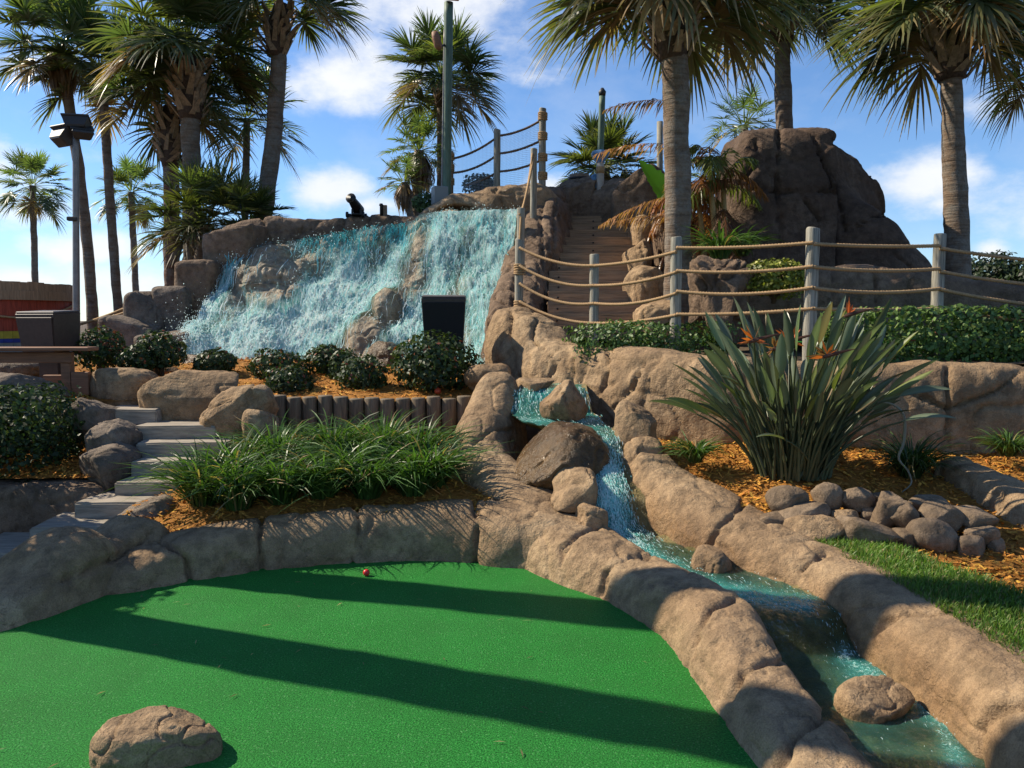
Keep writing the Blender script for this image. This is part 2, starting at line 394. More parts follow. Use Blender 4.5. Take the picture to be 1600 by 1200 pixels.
# ------------------------------------------------------------------ object helpers
def tag(o, label=None, cat=None, group=None, kind=None):
    if label: o['label'] = label
    if cat: o['category'] = cat
    if group: o['group'] = group
    if kind: o['kind'] = kind
    return o
def empty(name, loc, label, cat, group=None):
    o = bpy.data.objects.new(name, None); col.objects.link(o)
    o.location = tuple(float(v) for v in loc); o.empty_display_size = .1
    return tag(o, label, cat, group)
def obj(name, V, Fc, mat, parent=None, smooth=True, attrs=None, uv=None, origin=None):
    """V in world metres; the mesh is stored relative to its parent's or its own base point."""
    V = np.asarray(V, np.float64).reshape(-1, 3)
    if parent is not None:
        o0 = np.array(parent.location) if parent.parent is None else np.array(parent.location) + np.array(parent.parent.location)
        loc = (0, 0, 0)
    else:
        o0 = np.array(origin) if origin is not None else np.array([V[:, 0].mean(), V[:, 1].mean(), V[:, 2].min()])
        loc = tuple(float(v) for v in o0)
    me = bpy.data.meshes.new(name)
    if isinstance(Fc, np.ndarray):
        n, kk = Fc.shape
        me.vertices.add(len(V)); me.vertices.foreach_set('co', (V - o0).astype(np.float32).ravel())
        me.loops.add(n * kk); me.loops.foreach_set('vertex_index', Fc.astype(np.int32).ravel())
        me.polygons.add(n); me.polygons.foreach_set('loop_start', np.arange(0, n * kk, kk, dtype=np.int32))
        me.update(calc_edges=True)
    else:
        me.from_pydata((V - o0).tolist(), [], [list(map(int, f)) for f in Fc])
    if smooth: me.polygons.foreach_set('use_smooth', np.ones(len(me.polygons), bool))
    for an, arr in (attrs or {}).items():
        arr = np.asarray(arr, np.float32)
        a = me.color_attributes.new(an, 'FLOAT_COLOR', 'POINT')
        if arr.ndim == 1: arr = np.stack([arr] * 3, 1)
        a.data.foreach_set('color', np.concatenate([arr, np.ones((len(arr), 1), np.float32)], 1).ravel())
    if uv is not None:
        ul = me.uv_layers.new(name='UVMap')
        li = np.empty(len(me.loops), np.int32); me.loops.foreach_get('vertex_index', li)
        ul.data.foreach_set('uv', np.asarray(uv, np.float32)[li].ravel())
    if isinstance(mat, (list, tuple)):
        for m in mat: me.materials.append(m)
    else: me.materials.append(mat)
    me.validate()
    o = bpy.data.objects.new(name, me); col.objects.link(o)
    o.location = loc
    if parent is not None: o.parent = parent
    return o
class MB:
    """collects shapes, then links them as one mesh"""
    def __init__(s): s.V = []; s.F = []; s.n = 0; s.T = []
    def add(s, V, Fc, tint=None):
        V = np.asarray(V, float).reshape(-1, 3)
        s.V.append(V); s.F += [[int(i) + s.n for i in f] for f in Fc]; s.n += len(V)
        s.T.append(np.tile(np.asarray(tint if tint is not None else (1, 1, 1), float), (len(V), 1)) if tint is None or np.ndim(tint) == 1 else np.asarray(tint))
    def box(s, c, size, rotz=0, bev=.0, tilt=0, taper=1.0, tint=None):
        hx, hy, hz = [v / 2 for v in size]
        b = min(bev, hx * .9, hy * .9, hz * .9)
        pts = []
        if b > 0:
            for sz in (-1, 1):
                for ins in ((1, 0) if sz < 0 else (0, 1)):
                    for (sx, sy) in ((-1, -1), (1, -1), (1, 1), (-1, 1)):
                        pts.append((sx * (hx - (b if ins else 0)), sy * (hy - (b if ins else 0)), sz * hz if ins else sz * (hz - b)))
            fs = [[3, 2, 1, 0], [12, 13, 14, 15]]
            for r in range(3):
                for q in range(4):
                    fs.append([r * 4 + q, r * 4 + (q + 1) % 4, r * 4 + 4 + (q + 1) % 4, r * 4 + 4 + q])
        else:
            for sz in (-1, 1):
                for (sx, sy) in ((-1, -1), (1, -1), (1, 1), (-1, 1)): pts.append((sx * hx, sy * hy, sz * hz))
            fs = [[3, 2, 1, 0], [4, 5, 6, 7]] + [[q, (q + 1) % 4, 4 + (q + 1) % 4, 4 + q] for q in range(4)]
        A = np.array(pts)
        if taper != 1.0:
            t = (A[:, 2] + hz) / (2 * hz); f = 1 + (taper - 1) * (1 - t); A[:, 0] *= f; A[:, 1] *= f
        if tilt:
            ct, st = math.cos(tilt), math.sin(tilt)
            A = np.stack([A[:, 0], A[:, 1] * ct - A[:, 2] * st, A[:, 1] * st + A[:, 2] * ct], 1)
        cr, sr = math.cos(rotz), math.sin(rotz)
        A = np.stack([A[:, 0] * cr - A[:, 1] * sr, A[:, 0] * sr + A[:, 1] * cr, A[:, 2]], 1)
        s.add(A + np.asarray(c), fs, tint)
    def tube(s, pts, rad, n=8, twist=None, cap=True, tint=None):
        V, Fc = tube(pts, rad, n, twist, cap); s.add(V, Fc, tint)
    def build(s, name, mat, parent=None, smooth=False, tint=False, origin=None):
        V = np.concatenate(s.V)
        return obj(name, V, s.F, mat, parent, smooth, {'tint': np.concatenate(s.T)} if tint else None, origin=origin)
def frames(pts):
    pts = np.asarray(pts, float); t = np.gradient(pts, axis=0)
    t /= np.linalg.norm(t, axis=1)[:, None] + 1e-9
    ref = np.where(np.abs(t[:, 2:3]) > .9, np.array([[1., 0, 0]]), np.array([[0, 0, 1.]]))
    if np.abs(t[:, 2]).mean() > .6: ref = np.tile([[1., 0, 0]], (len(t), 1))
    a = np.cross(t, ref); a /= np.linalg.norm(a, axis=1)[:, None] + 1e-9
    b = np.cross(t, a)
    return t, a, b
def tube(pts, rad, n=8, twist=None, cap=True):
    pts = np.asarray(pts, float); m = len(pts)
    rad = np.broadcast_to(np.asarray(rad, float), (m,))
    _, a, b = frames(pts)
    th = np.linspace(0, 2 * math.pi, n, endpoint=False)
    rr = np.tile(rad[:, None], (1, n))
    if twist is not None:
        s = np.concatenate([[0], np.cumsum(np.linalg.norm(np.diff(pts, axis=0), axis=1))])
        rr = rr * (1 + .22 * np.cos(3 * th[None, :] - s[:, None] * twist))
    V = pts[:, None, :] + rr[..., None] * (np.cos(th)[None, :, None] * a[:, None, :] + np.sin(th)[None, :, None] * b[:, None, :])
    Fc = [[i * n + j, i * n + (j + 1) % n, (i + 1) * n + (j + 1) % n, (i + 1) * n + j] for i in range(m - 1) for j in range(n)]
    if cap: Fc += [list(range(n))[::-1], [(m - 1) * n + j for j in range(n)]]
    return V.reshape(-1, 3), Fc
# value noise, vectorised
def _h(i, j, k, seed):
    n = (i * 374761393 + j * 668265263 + k * 2147483647 + seed * 1274126177) & 0xffffffff
    n = ((n ^ (n >> 13)) * 1274126177) & 0xffffffff
    n = ((n ^ (n >> 16)) * 2246822519) & 0xffffffff
    return ((n ^ (n >> 15)) & 0xffffff) / float(0xffffff) * 2 - 1
def vnoise(Pn, seed=0):
    Pn = np.asarray(Pn, float)
    i = np.floor(Pn).astype(np.int64); f = Pn - i; u = f * f * f * (f * (f * 6 - 15) + 10)
    out = 0
    for dx in (0, 1):
        for dy in (0, 1):
            for dz in (0, 1):
                w = (u[..., 0] if dx else 1 - u[..., 0]) * (u[..., 1] if dy else 1 - u[..., 1]) * (u[..., 2] if dz else 1 - u[..., 2])
                out = out + w * _h(i[..., 0] + dx, i[..., 1] + dy, i[..., 2] + dz, seed)
    return out
def fbm(Pn, freq, oct=4, seed=0, gain=.5):
    Pn = np.asarray(Pn, float); a, s, t = 1.0, 0, 0
    for o in range(oct):
        s = s + a * vnoise(Pn * freq + o * 17.3 + seed * 3.1, seed + o); t += a; a *= gain; freq *= 2.03
    return s / t
def rock_disp(V, amp, seed, scale=1.0):
    """hand-carved concrete: soft lumps, chisel facets and sharp creases"""
    d = amp * .9 * fbm(V, 1.5 / scale, 2, seed) + amp * .34 * fbm(V, 6 / scale, 3, seed + 5)
    f = fbm(V, 2.6 / scale, 2, seed + 9)
    d -= amp * .55 * np.exp(-(f / .05) ** 2)
    q = fbm(V, 3.4 / scale, 1, seed + 14)
    d += amp * .45 * np.round(q * 3) / 3 * .6
    g = fbm(V, 7 / scale, 2, seed + 21)
    d += .0045 * fbm(V, 16, 3, seed + 17) - .007 * np.exp(-(g / .035) ** 2) * (fbm(V, 2, 2, seed + 23) > 0)
    return d
def seg_dist(x, y, pl):
    best = np.full(np.shape(x), 1e9)
    for (x1, y1), (x2, y2) in zip(pl[:-1], pl[1:]):
        dx, dy = x2 - x1, y2 - y1; L = dx * dx + dy * dy + 1e-9
        t = np.clip(((x - x1) * dx + (y - y1) * dy) / L, 0, 1)
        best = np.minimum(best, np.hypot(x - x1 - t * dx, y - y1 - t * dy))
    return best
def catmull(pts, n):
    pts = np.asarray(pts, float); m = len(pts)
    A = np.vstack([2 * pts[0] - pts[1], pts, 2 * pts[-1] - pts[-2]])
    seg = np.linalg.norm(np.diff(pts[:, :3], axis=0), axis=1); s = np.concatenate([[0], np.cumsum(seg)])
    q = np.linspace(0, s[-1], n); i = np.clip(np.searchsorted(s, q, 'right') - 1, 0, m - 2)
    t = ((q - s[i]) / (seg[i] + 1e-9))[:, None]
    p0, p1, p2, p3 = A[i], A[i + 1], A[i + 2], A[i + 3]
    return .5 * (2 * p1 + (p2 - p0) * t + (2 * p0 - 5 * p1 + 4 * p2 - p3) * t ** 2 + (3 * p1 - p0 - 3 * p2 + p3) * t ** 3)
def grid_faces(nu, nv, closed=False):
    i = np.arange(nu - 1)[:, None]; j = np.arange(nv if closed else nv - 1)[None, :]
    j2 = (j + 1) % nv
    return np.stack([i * nv + j, (i + 1) * nv + j, (i + 1) * nv + j2, i * nv + j2], -1).reshape(-1, 4)
def grid_normals(G):
    du = np.gradient(G, axis=0); dv = np.gradient(G, axis=1)
    n = np.cross(du, dv); n /= np.linalg.norm(n, axis=-1)[..., None] + 1e-9
    return n
CRACK_W = .012
def ridge(name, pts, zb, mat, label, cat='rock wall', amp=.05, seed=1, cracks=(), res=.02, pw=(.7, .6), crack_d=.055, scale=1.0,
          push=None, wet=None, nsec=None, skew=0, cap=.9, ends=(True, True), parent=None):
    """a carved rock wall or kerb: pts = crest (px, py, Y, half width)"""
    W = np.array([np.append(P(a, b, c), d) for a, b, c, d in pts])
    L = np.linalg.norm(np.diff(W[:, :3], axis=0), axis=1).sum()
    n = max(30, int(L / res))
    C = catmull(W, n); per = 2 * (C[:, 2].mean() - zb) + 2 * C[:, 3].mean()
    m = nsec or max(20, int(per / res))
    xy = C[:, :2]; t = np.gradient(xy, axis=0); t /= np.linalg.norm(t, axis=1)[:, None] + 1e-9
    for _ in range(6): t[1:-1] = (t[:-2] + t[1:-1] * 2 + t[2:]) / 4
    t /= np.linalg.norm(t, axis=1)[:, None]
    nr = np.stack([t[:, 1], -t[:, 0]], 1)          # to the right of travel
    s = np.concatenate([[0], np.cumsum(np.linalg.norm(np.diff(C[:, :3], axis=0), axis=1))])
    de = np.maximum(C[:, 3] * cap, .05)
    e = np.ones(n)
    if ends[0]: e *= np.sqrt(1 - (1 - np.clip(s / de, 0, 1)) ** 2 * .999)
    if ends[1]: e *= np.sqrt(1 - (1 - np.clip((s[-1] - s) / de, 0, 1)) ** 2 * .999)
    a = np.linspace(math.pi, 0, m)
    # even spacing along the section
    lat = np.sign(np.cos(a)) * np.abs(np.cos(a)) ** pw[0]; hh = np.abs(np.sin(a)) ** pw[1]
    H0 = C[:, 2].mean() - zb; W0 = C[:, 3].mean()
    fine = np.linspace(math.pi, 0, 2000); fl = np.sign(np.cos(fine)) * np.abs(np.cos(fine)) ** pw[0] * W0; fh = np.abs(np.sin(fine)) ** pw[1] * H0
    cum = np.concatenate([[0], np.cumsum(np.hypot(np.diff(fl), np.diff(fh)))]); q = np.linspace(0, cum[-1], m)
    a = np.interp(q, cum, fine)
    lat = np.sign(np.cos(a)) * np.abs(np.cos(a)) ** pw[0]; hh = np.abs(np.sin(a)) ** pw[1]
    hh = np.clip(hh, 0, 1)
    wid = (C[:, 3] * (.35 + .65 * e))[:, None] * lat[None, :] * (1 + .12 * (1 - hh))[None, :] + skew * (1 - hh)[None, :]
    G = np.empty((n, m, 3))
    G[..., 0] = xy[:, 0:1] + nr[:, 0:1] * wid; G[..., 1] = xy[:, 1:2] + nr[:, 1:2] * wid
    G[..., 2] = zb + (C[:, 2] - zb)[:, None] * e[:, None] * hh[None, :]
    N = -grid_normals(G)
    up = N[..., 2].mean()
    if up < 0: N = -N
    d = rock_disp(G, amp, seed, scale)
    if len(cracks):
        px, py = proj(G)
        wob = fbm(G, 9, 2, seed + 31) * .02
        for pl in cracks:
            dm = seg_dist(px, py, pl) * G[..., 1] / F + wob * .9
            d -= crack_d * np.exp(-(dm / CRACK_W) ** 2) + crack_d * .13 * np.exp(-(dm / (CRACK_W * 4)) ** 2)
    G = G + N * d[..., None]
    if push is not None: G = push(G, N)
    wv = np.zeros((n, m)) if wet is None else wet(G)
    Fc = grid_faces(n, m)
    if up > 0: Fc = Fc[:, ::-1]
    o = obj(name, G.reshape(-1, 3), np.ascontiguousarray(Fc), mat, parent, True, {'wet': wv.ravel()})
    if parent is None: tag(o, label, cat)
    return o
_ico = {}
def ico(level):
    if level not in _ico:
        bm = bmesh.new(); bmesh.ops.create_icosphere(bm, subdivisions=level, radius=1)
        bm.verts.ensure_lookup_table()
        _ico[level] = (np.array([v.co[:] for v in bm.verts]), np.array([[v.index for v in f.verts] for f in bm.faces])); bm.free()
    return _ico[level]
def boulder(name, box, Y, depth, mat, label, cat='rock', seed=1, amp=.09, boxy=.75, level=5, rot=0, tilt=0, wet=None, zb=None, group=None, parent=None, cuts=5, cracks=()):
    """box = (x0, y0, x1, y1) in photo pixels, at distance Y; depth in metres"""
    x0, y0, x1, y1 = box
    c = P((x0 + x1) / 2, (y0 + y1) / 2, Y); w = (x1 - x0) * Y / F; h = (y1 - y0) * Y / F
    V, Fc = ico(level)
    V = np.sign(V) * np.abs(V) ** boxy
    V /= np.abs(V).max(0)
    r = np.random.default_rng(seed)
    for _ in range(cuts):
        nn = r.normal(size=3); nn /= np.linalg.norm(nn); k = r.uniform(.55, .88)
        dd = V @ nn; V = V - np.clip(dd - k, 0, None)[:, None] * nn * .8
    V = V / np.maximum(np.abs(V).max(0), 1e-6)
    U = V * np.array([w, depth, h]) / 2
    nrm = V / (np.array([w, depth, h]) ** 1.0); nrm /= np.linalg.norm(nrm, axis=1)[:, None] + 1e-9
    sc = (w * h * depth) ** (1 / 3)
    U = U + nrm * (rock_disp(U / sc + seed * 7.7, amp, seed) * sc)[:, None]
    ct, st = math.cos(tilt), math.sin(tilt)
    U = np.stack([U[:, 0] * ct - U[:, 2] * st, U[:, 1], U[:, 0] * st + U[:, 2] * ct], 1)
    cr, sr = math.cos(rot), math.sin(rot)
    U = np.stack([U[:, 0] * cr - U[:, 1] * sr, U[:, 0] * sr + U[:, 1] * cr, U[:, 2]], 1)
    W = U + c
    if cracks:
        px, py = proj(W)
        d = np.zeros(len(W))
        for pl in cracks:
            dm = seg_dist(px, py, pl) * Y / F + fbm(W, 9, 2, seed) * .015
            d += .05 * np.exp(-(dm / .014) ** 2) + .03 * np.exp(-(dm / .06) ** 2)
        W = W - nrm * d[:, None]
    if zb is not None: W[:, 2] = np.where(W[:, 2] < c[2], c[2] - (c[2] - W[:, 2]) * max(1.0, (c[2] - zb) / max(1e-3, c[2] - W[:, 2].min())), W[:, 2])
    wv = np.zeros(len(W)) if wet is None else wet(W)
    o = obj(name, W, Fc, mat, parent, True, {'wet': wv})
    if parent is None: tag(o, label, cat, group)
    return o
def in_poly(x, y, poly):
    ins = np.zeros(np.shape(x), bool); n = len(poly)
    for i in range(n):
        x1, y1 = poly[i]; x2, y2 = poly[(i + 1) % n]
        c = ((y1 > y) != (y2 > y)) & (x < (x2 - x1) * (y - y1) / (y2 - y1 + 1e-12) + x1)
        ins ^= c
    return ins
def patch_mesh(poly, zf, res, bumpa=.02, seed=3, bf=3):
    poly = np.asarray(poly, float); x0, y0 = poly.min(0); x1, y1 = poly.max(0)
    nx, ny = int((x1 - x0) / res) + 2, int((y1 - y0) / res) + 2
    X, Y = np.meshgrid(np.linspace(x0, x1, nx), np.linspace(y0, y1, ny), indexing='ij')
    Z = zf(X, Y) + bumpa * fbm(np.stack([X, Y, X * 0], -1), bf, 3, seed)
    G = np.stack([X, Y, Z], -1)
    Fc = grid_faces(nx, ny); cen = G.reshape(-1, 3)[Fc].mean(1)
    return G.reshape(-1, 3), Fc[in_poly(cen[:, 0], cen[:, 1], poly)]
# ------------------------------------------------------------------ ground
def sstep(a, b, x):
    t = np.clip((x - a) / (b - a), 0, 1); return t * t * (3 - 2 * t)
def terrain_z(X, Y):
    z = np.interp(Y, [-400, 5.2, 6, 7, 8, 9, 10, 11, 14, 30, 400, 3000], [-.4, -.4, 0.0, .35, .62, .85, .95, 1.1, 1.15, 1.0, .8, -2])
    f = sstep(11.7, 12.5, Y) * sstep(-5.4, -4.4, X) * (1 - sstep(5.0, 6.5, X)) * (1 - sstep(18, 23, Y))
    z = z + 1.75 * f
    z = z - .25 * (1 - sstep(.0, .3, np.abs(X - .5) - .5)) * (1 - sstep(6.8, 7.3, Y))
    return z
xs = np.concatenate([[-2500, -600, -150, -50], np.arange(-16, 16.01, .4), [50, 150, 600, 2500]])
ys = np.concatenate([[-2500, -400, -60, -15], np.arange(-6, 30.01, .4), [60, 150, 500, 2500]])
X, Y = np.meshgrid(xs, ys, indexing='ij')
Z = terrain_z(X, Y) + .04 * fbm(np.stack([X, Y, X * 0], -1), .8, 3, 4)
tag(obj('ground', np.stack([X, Y, Z], -1).reshape(-1, 3), grid_faces(len(xs), len(ys)), M['soil'], origin=(0, 0, 0)), kind='structure')

# putting green: one flat sheet whose far and right edges run under the rock kerbs
edge = [(-7, 2.2), (-4.5, 4.3), (-3.2, 4.75), (-2.2, 5.05), (-1.2, 5.3), (-.2, 5.5), (.1, 5.45), (.35, 5.15), (.62, 4.85), (.80, 4.45), (.95, 3.98), (1.0, 3.56), (1.02, 3.2), (1.03, 2.8), (1.05, 2.3), (1.08, 1.6), (1.1, -3), (-7, -3)]
tag(obj('putting_green', [(x, y, 0) for x, y in edge], [list(range(len(edge)))[::-1]], M['turf'], smooth=False, origin=(0, 2, 0)), kind='structure')

# ------------------------------------------------------------------ mulch beds (bed and its loose chips are one mass)
def bed(name, poly, zf, chips, res=.06, seed=1, chip_len=(.03, .075), origin=None):
    V, Fc = patch_mesh(poly, zf, res, .035, seed)
    r = np.random.default_rng(seed)
    poly = np.asarray(poly, float); lo, hi = poly.min(0), poly.max(0)
    pts = r.uniform(lo, hi, (chips * 3, 2)); pts = pts[in_poly(pts[:, 0], pts[:, 1], poly)][:chips]
    n = len(pts)
    z = zf(pts[:, 0], pts[:, 1]) + .035 * fbm(np.stack([pts[:, 0], pts[:, 1], pts[:, 0] * 0], -1), 3, 3, seed) + r.uniform(.002, .022, n)
    c = np.stack([pts[:, 0], pts[:, 1], z], 1)
    az = r.uniform(0, 2 * math.pi, n); el = r.normal(0, .3, n); L = r.uniform(*chip_len, n) / 2; w = r.uniform(.004, .010, n)
    d = np.stack([np.cos(az) * np.cos(el), np.sin(az) * np.cos(el), np.sin(el)], 1)
    s = np.stack([-np.sin(az), np.cos(az), r.normal(0, .35, n)], 1)
    q = np.stack([c - d * L[:, None] - s * w[:, None], c + d * L[:, None] - s * w[:, None] * .6, c + d * L[:, None] + s * w[:, None] * .6, c - d * L[:, None] + s * w[:, None]], 1).reshape(-1, 3)
    base = np.array([.52, .225, .042])
    tb = base * (1 + .25 * fbm(V, 8, 3, seed)[:, None])
    tq = np.array([.88, .40, .07]) * r.uniform(.5, 1.35, (n, 1)) * (1 + r.normal(0, .07, (n, 3)))
    tq = np.repeat(np.clip(tq, 0, 1), 4, 0)
    A = np.concatenate([V, q]); FF = np.concatenate([Fc, np.arange(4 * n).reshape(-1, 4) + len(V)])
    return tag(obj(name, A, FF, M['mulch'], None, False, {'tint': np.concatenate([tb, tq])}), kind='stuff')
zM2 = lambda X, Y: .26 + (Y - 5.4) * np.where(Y < 5.4, .35, .17)
zM3 = lambda X, Y: np.interp(Y, [7.2, 7.5, 9.3, 10.2], [.84, .88, 1.10, 1.12])
zM4 = lambda X, Y: .56 - .19 * np.clip(6.4 - Y, 0, 9) + .05 * np.exp(-((X - 2.0) ** 2 + (Y - 5.9) ** 2) / .5)
zM1 = lambda X, Y: .40 + .0 * X + .10 * (Y - 6.3)
bed('mulch_bed', [(-2.75, 5.12), (-2.2, 5.05), (-1.6, 5.2), (-.1, 5.45), (.1, 5.9), (-.15, 6.4), (-.2, 7.25), (-2.4, 7.25), (-2.75, 6.6), (-2.5, 6.0)], zM2, 5000, seed=11)
bed('mulch_bed', [(-9, 7.45), (-2.5, 7.35), (-2.2, 7.4), (-.3, 7.4), (-.15, 7.7), (-.2, 9.6), (-9, 10.3)], zM3, 9000, res=.09, seed=12)
bed('mulch_bed', [(1.0, 6.1), (1.25, 5.5), (1.5, 5.0), (1.8, 4.55), (2.05, 4.45), (2.52, 3.85), (2.7, 3.2), (4.6, 3.2), (4.6, 6.8), (.9, 6.7)], zM4, 14000, res=.05, seed=13, chip_len=(.025, .065))
bed('mulch_bed', [(-5.2, 6.15), (-3.2, 6.15), (-2.95, 6.5), (-3.1, 7.2), (-5.2, 7.3)], zM1, 3500, seed=14)
# planter soil behind the fence wall, up to the foot of the big rock
V, Fc = patch_mesh([(-.05, 8.9), (.5, 8.2), (1.2, 7.2), (1.8, 6.75), (8, 6.6), (8, 11.9), (-.1, 11.9)], lambda X, Y: 1.24 + .0 * X + .03 * (Y - 7), .12, .04, 8)
tag(obj('planter_soil', V, Fc, M['soil']), kind='structure')
V, Fc = patch_mesh([(2.9, 8.05), (9, 8.05), (9, 9.3), (2.9, 9.3)], lambda X, Y: 1.37 + 0 * X, .3, 0, 8)
tag(obj('upper_putting_green', V, Fc, M['turf']), kind='structure')

# lawn strip: short blades, too many to count
def lawn(poly, zf, n, seed):
    r = np.random.default_rng(seed)
    V, Fc = patch_mesh(poly, zf, .06, .015, seed)
    poly = np.asarray(poly, float); lo, hi = poly.min(0), poly.max(0)
    p = r.uniform(lo, hi, (n * 2, 2)); p = p[in_poly(p[:, 0], p[:, 1], poly)][:n]; n = len(p)
    z = zf(p[:, 0], p[:, 1]) + .015 * fbm(np.stack([p[:, 0], p[:, 1], p[:, 0] * 0], -1), 3, 3, seed)
    c = np.stack([p[:, 0], p[:, 1], z - .005], 1)
    az = r.uniform(0, 6.283, n); ln = r.uniform(.025, .065, n); lean = r.uniform(.1, .9, n)
    d = np.stack([np.cos(az) * np.sin(lean), np.sin(az) * np.sin(lean), np.cos(lean)], 1) * ln[:, None]
    s = np.stack([-np.sin(az), np.cos(az), az * 0], 1) * .0032
    q = np.stack([c - s, c + s, c + d * .6 + s * .7 + [0, 0, .006], c + d], 1).reshape(-1, 3)
    lum = (.75 + .5 * r.random((n, 1))) * (1 + .35 * fbm(c, 2.5, 3, seed)[:, None])
    t = np.array([.115, .20, .035]) * lum; dry = r.random(n) < .12; t[dry] = np.array([.26, .22, .09]) * lum[dry]
    t = np.repeat(t, 4, 0)
    A = np.concatenate([V, q]); FF = np.concatenate([Fc, np.arange(4 * n).reshape(-1, 4) + len(V)])
    return tag(obj('lawn_grass', A, FF, M['lawn'], None, False, {'tint': np.concatenate([np.tile([.05, .07, .02], (len(V), 1)), t])}), kind='stuff')
zL = lambda X, Y: .245 + .0 * X + .02 * (Y - 3.5)
lawn([(1.8, 4.75), (2.2, 4.72), (2.35, 4.3), (2.5, 3.9), (2.75, 3.2), (3.1, 2.4), (3.6, 1.0), (1.98, 1.0), (2.0, 2.4), (2.02, 3.2), (1.97, 3.9)], zL, 42000, 5)

# ------------------------------------------------------------------ rock walls and kerbs
wet_stream = None
ridge('rock_wall', [(100, 905, 4.72, .2), (160, 885, 4.78, .22), (205, 866, 4.86, .24), (270, 838, 5.05, .26), (340, 826, 5.15, .24), (410, 813, 5.27, .22), (480, 805, 5.36, .22), (555, 797, 5.43, .22), (640, 791, 5.5, .23), (740, 788, 5.5, .27), (830, 794, 5.38, .30), (930, 806, 5.25, .26)], -.12,
      M['rock'], 'low brown rock wall at the far edge of the putting green, below the long strappy grass', amp=.04, seed=3, pw=(.6, .5),
      cracks=[[(410, 800), (405, 840), (412, 900)], [(556, 780), (560, 830), (548, 895)], [(742, 780), (744, 830), (742, 885)], [(235, 835), (290, 870), (300, 920)]])
ridge('rock_wall', [(-330, 1090, 3.7, .34), (-160, 1005, 3.95, .34), (-50, 938, 4.2, .33), (15, 893, 4.38, .32), (60, 849, 4.55, .31), (112, 822, 4.75, .30), (152, 842, 4.92, .28), (205, 807, 5.15, .27), (245, 804, 5.4, .22)], -.12,
      M['rock'], 'humped rock cheek between the lower-left steps and the putting green', amp=.03, seed=9, pw=(.6, .55), res=.02, scale=1.6,
      cracks=[[(100, 905), (170, 880), (215, 850), (240, 830)]])
boulder('boulder', (182, 775, 280, 840), 5.62, .45, M['rock_grey'], 'dark smooth boulder between the pale steps and the left end of the strappy grass', seed=4, amp=.05, boxy=.95)
ridge('rock_wall', [(-260, 745, 6.1, .2), (-60, 752, 6.12, .2), (60, 752, 6.14, .2), (130, 752, 6.12, .2), (184, 764, 6.1, .16)], -.1,
      M['rock_brown'], 'shadowed rock wall under the boxy left hedge, beside the pale steps', amp=.04, seed=12, pw=(.5, .4))
# left kerb of the stream, from the log edging round to the bottom of the picture
def wetL(G):
    return np.clip((G[..., 0] - np.interp(G[..., 1], [1.5, 4, 5, 5.6, 6.4, 7.3], [1.12, 1.08, .72, .42, .1, .05])) * 5, 0, 1) * np.clip(1 - (G[..., 2] - np.interp(G[..., 1], [4, 5.2, 5.9, 7], [.05, .2, .6, .85])) * 6, 0, 1)
ridge('stream_kerb', [(792, 580, 7.45, .22), (776, 584, 7.2, .27), (764, 618, 6.95, .28), (750, 654, 6.65, .29), (757, 692, 6.38, .31), (786, 726, 6.08, .33), (826, 756, 5.78, .34), (872, 794, 5.42, .35), (928, 830, 5.0, .31), (996, 868, 4.62, .24), (1060, 897, 4.27, .23), (1116, 930, 3.9, .22), (1150, 978, 3.55, .20), (1184, 1032, 3.28, .19), (1226, 1092, 3.0, .19), (1282, 1160, 2.72, .19), (1366, 1255, 2.42, .2), (1490, 1390, 2.1, .21), (1740, 1670, 1.7, .21)], -.2,
      M['rock'], 'curving tan rock kerb between the putting green and the stream', 'rock kerb', amp=.02, seed=21, crack_d=.034, pw=(.62, .55), res=.0115, wet=wetL,
      cracks=[[(875, 895), (878, 858), (902, 832), (945, 815)], [(938, 930), (945, 892), (985, 868), (1020, 866)], [(1083, 1025), (1088, 985), (1112, 952), (1150, 936)], [(1140, 1092), (1160, 1052), (1200, 1035), (1240, 1030)], [(740, 690), (770, 668), (800, 672)], [(1215, 1200), (1240, 1150), (1290, 1120), (1330, 1118)]])
def wetR(G):
    return np.clip((np.interp(G[..., 1], [1.5, 4, 5, 5.6, 6.4, 7.3], [1.86, 1.86, 1.3, 1.0, .9, .9]) - G[..., 0]) * 5, 0, 1) * np.clip(1 - (G[..., 2] - np.interp(G[..., 1], [4, 5.2, 5.9, 7], [.10, .28, .6, .85])) * 5, 0, 1)
ridge('stream_kerb', [(1000, 668, 6.25, .2), (1010, 690, 6.0, .24), (1046, 730, 5.72, .30), (1104, 762, 5.4, .34), (1158, 798, 5.08, .33), (1226, 832, 4.75, .29), (1312, 868, 4.4, .26), (1408, 916, 3.95, .26), (1490, 964, 3.55, .25), (1566, 1015, 3.2, .25), (1656, 1082, 2.86, .26), (1785, 1190, 2.45, .27), (2010, 1400, 2.0, .27)], -.2,
      M['rock'], 'curving tan rock kerb between the stream and the lawn strip', 'rock kerb', amp=.022, seed=33, crack_d=.034, pw=(.62, .55), res=.0115, wet=wetR,
      cracks=[[(1105, 858), (1125, 820), (1160, 790), (1165, 780)], [(1250, 890), (1265, 875), (1290, 862)], [(1360, 995), (1378, 970), (1420, 955), (1462, 958)], [(1528, 1200), (1530, 1140), (1560, 1110), (1605, 1100)], [(980, 720), (1000, 700), (1050, 705)]])
boulder('boulder', (958, 622, 1030, 730), 6.25, .42, M['rock'], 'upright tan rock at the right bank, left of the small grass clump', seed=18, amp=.07, boxy=.7)
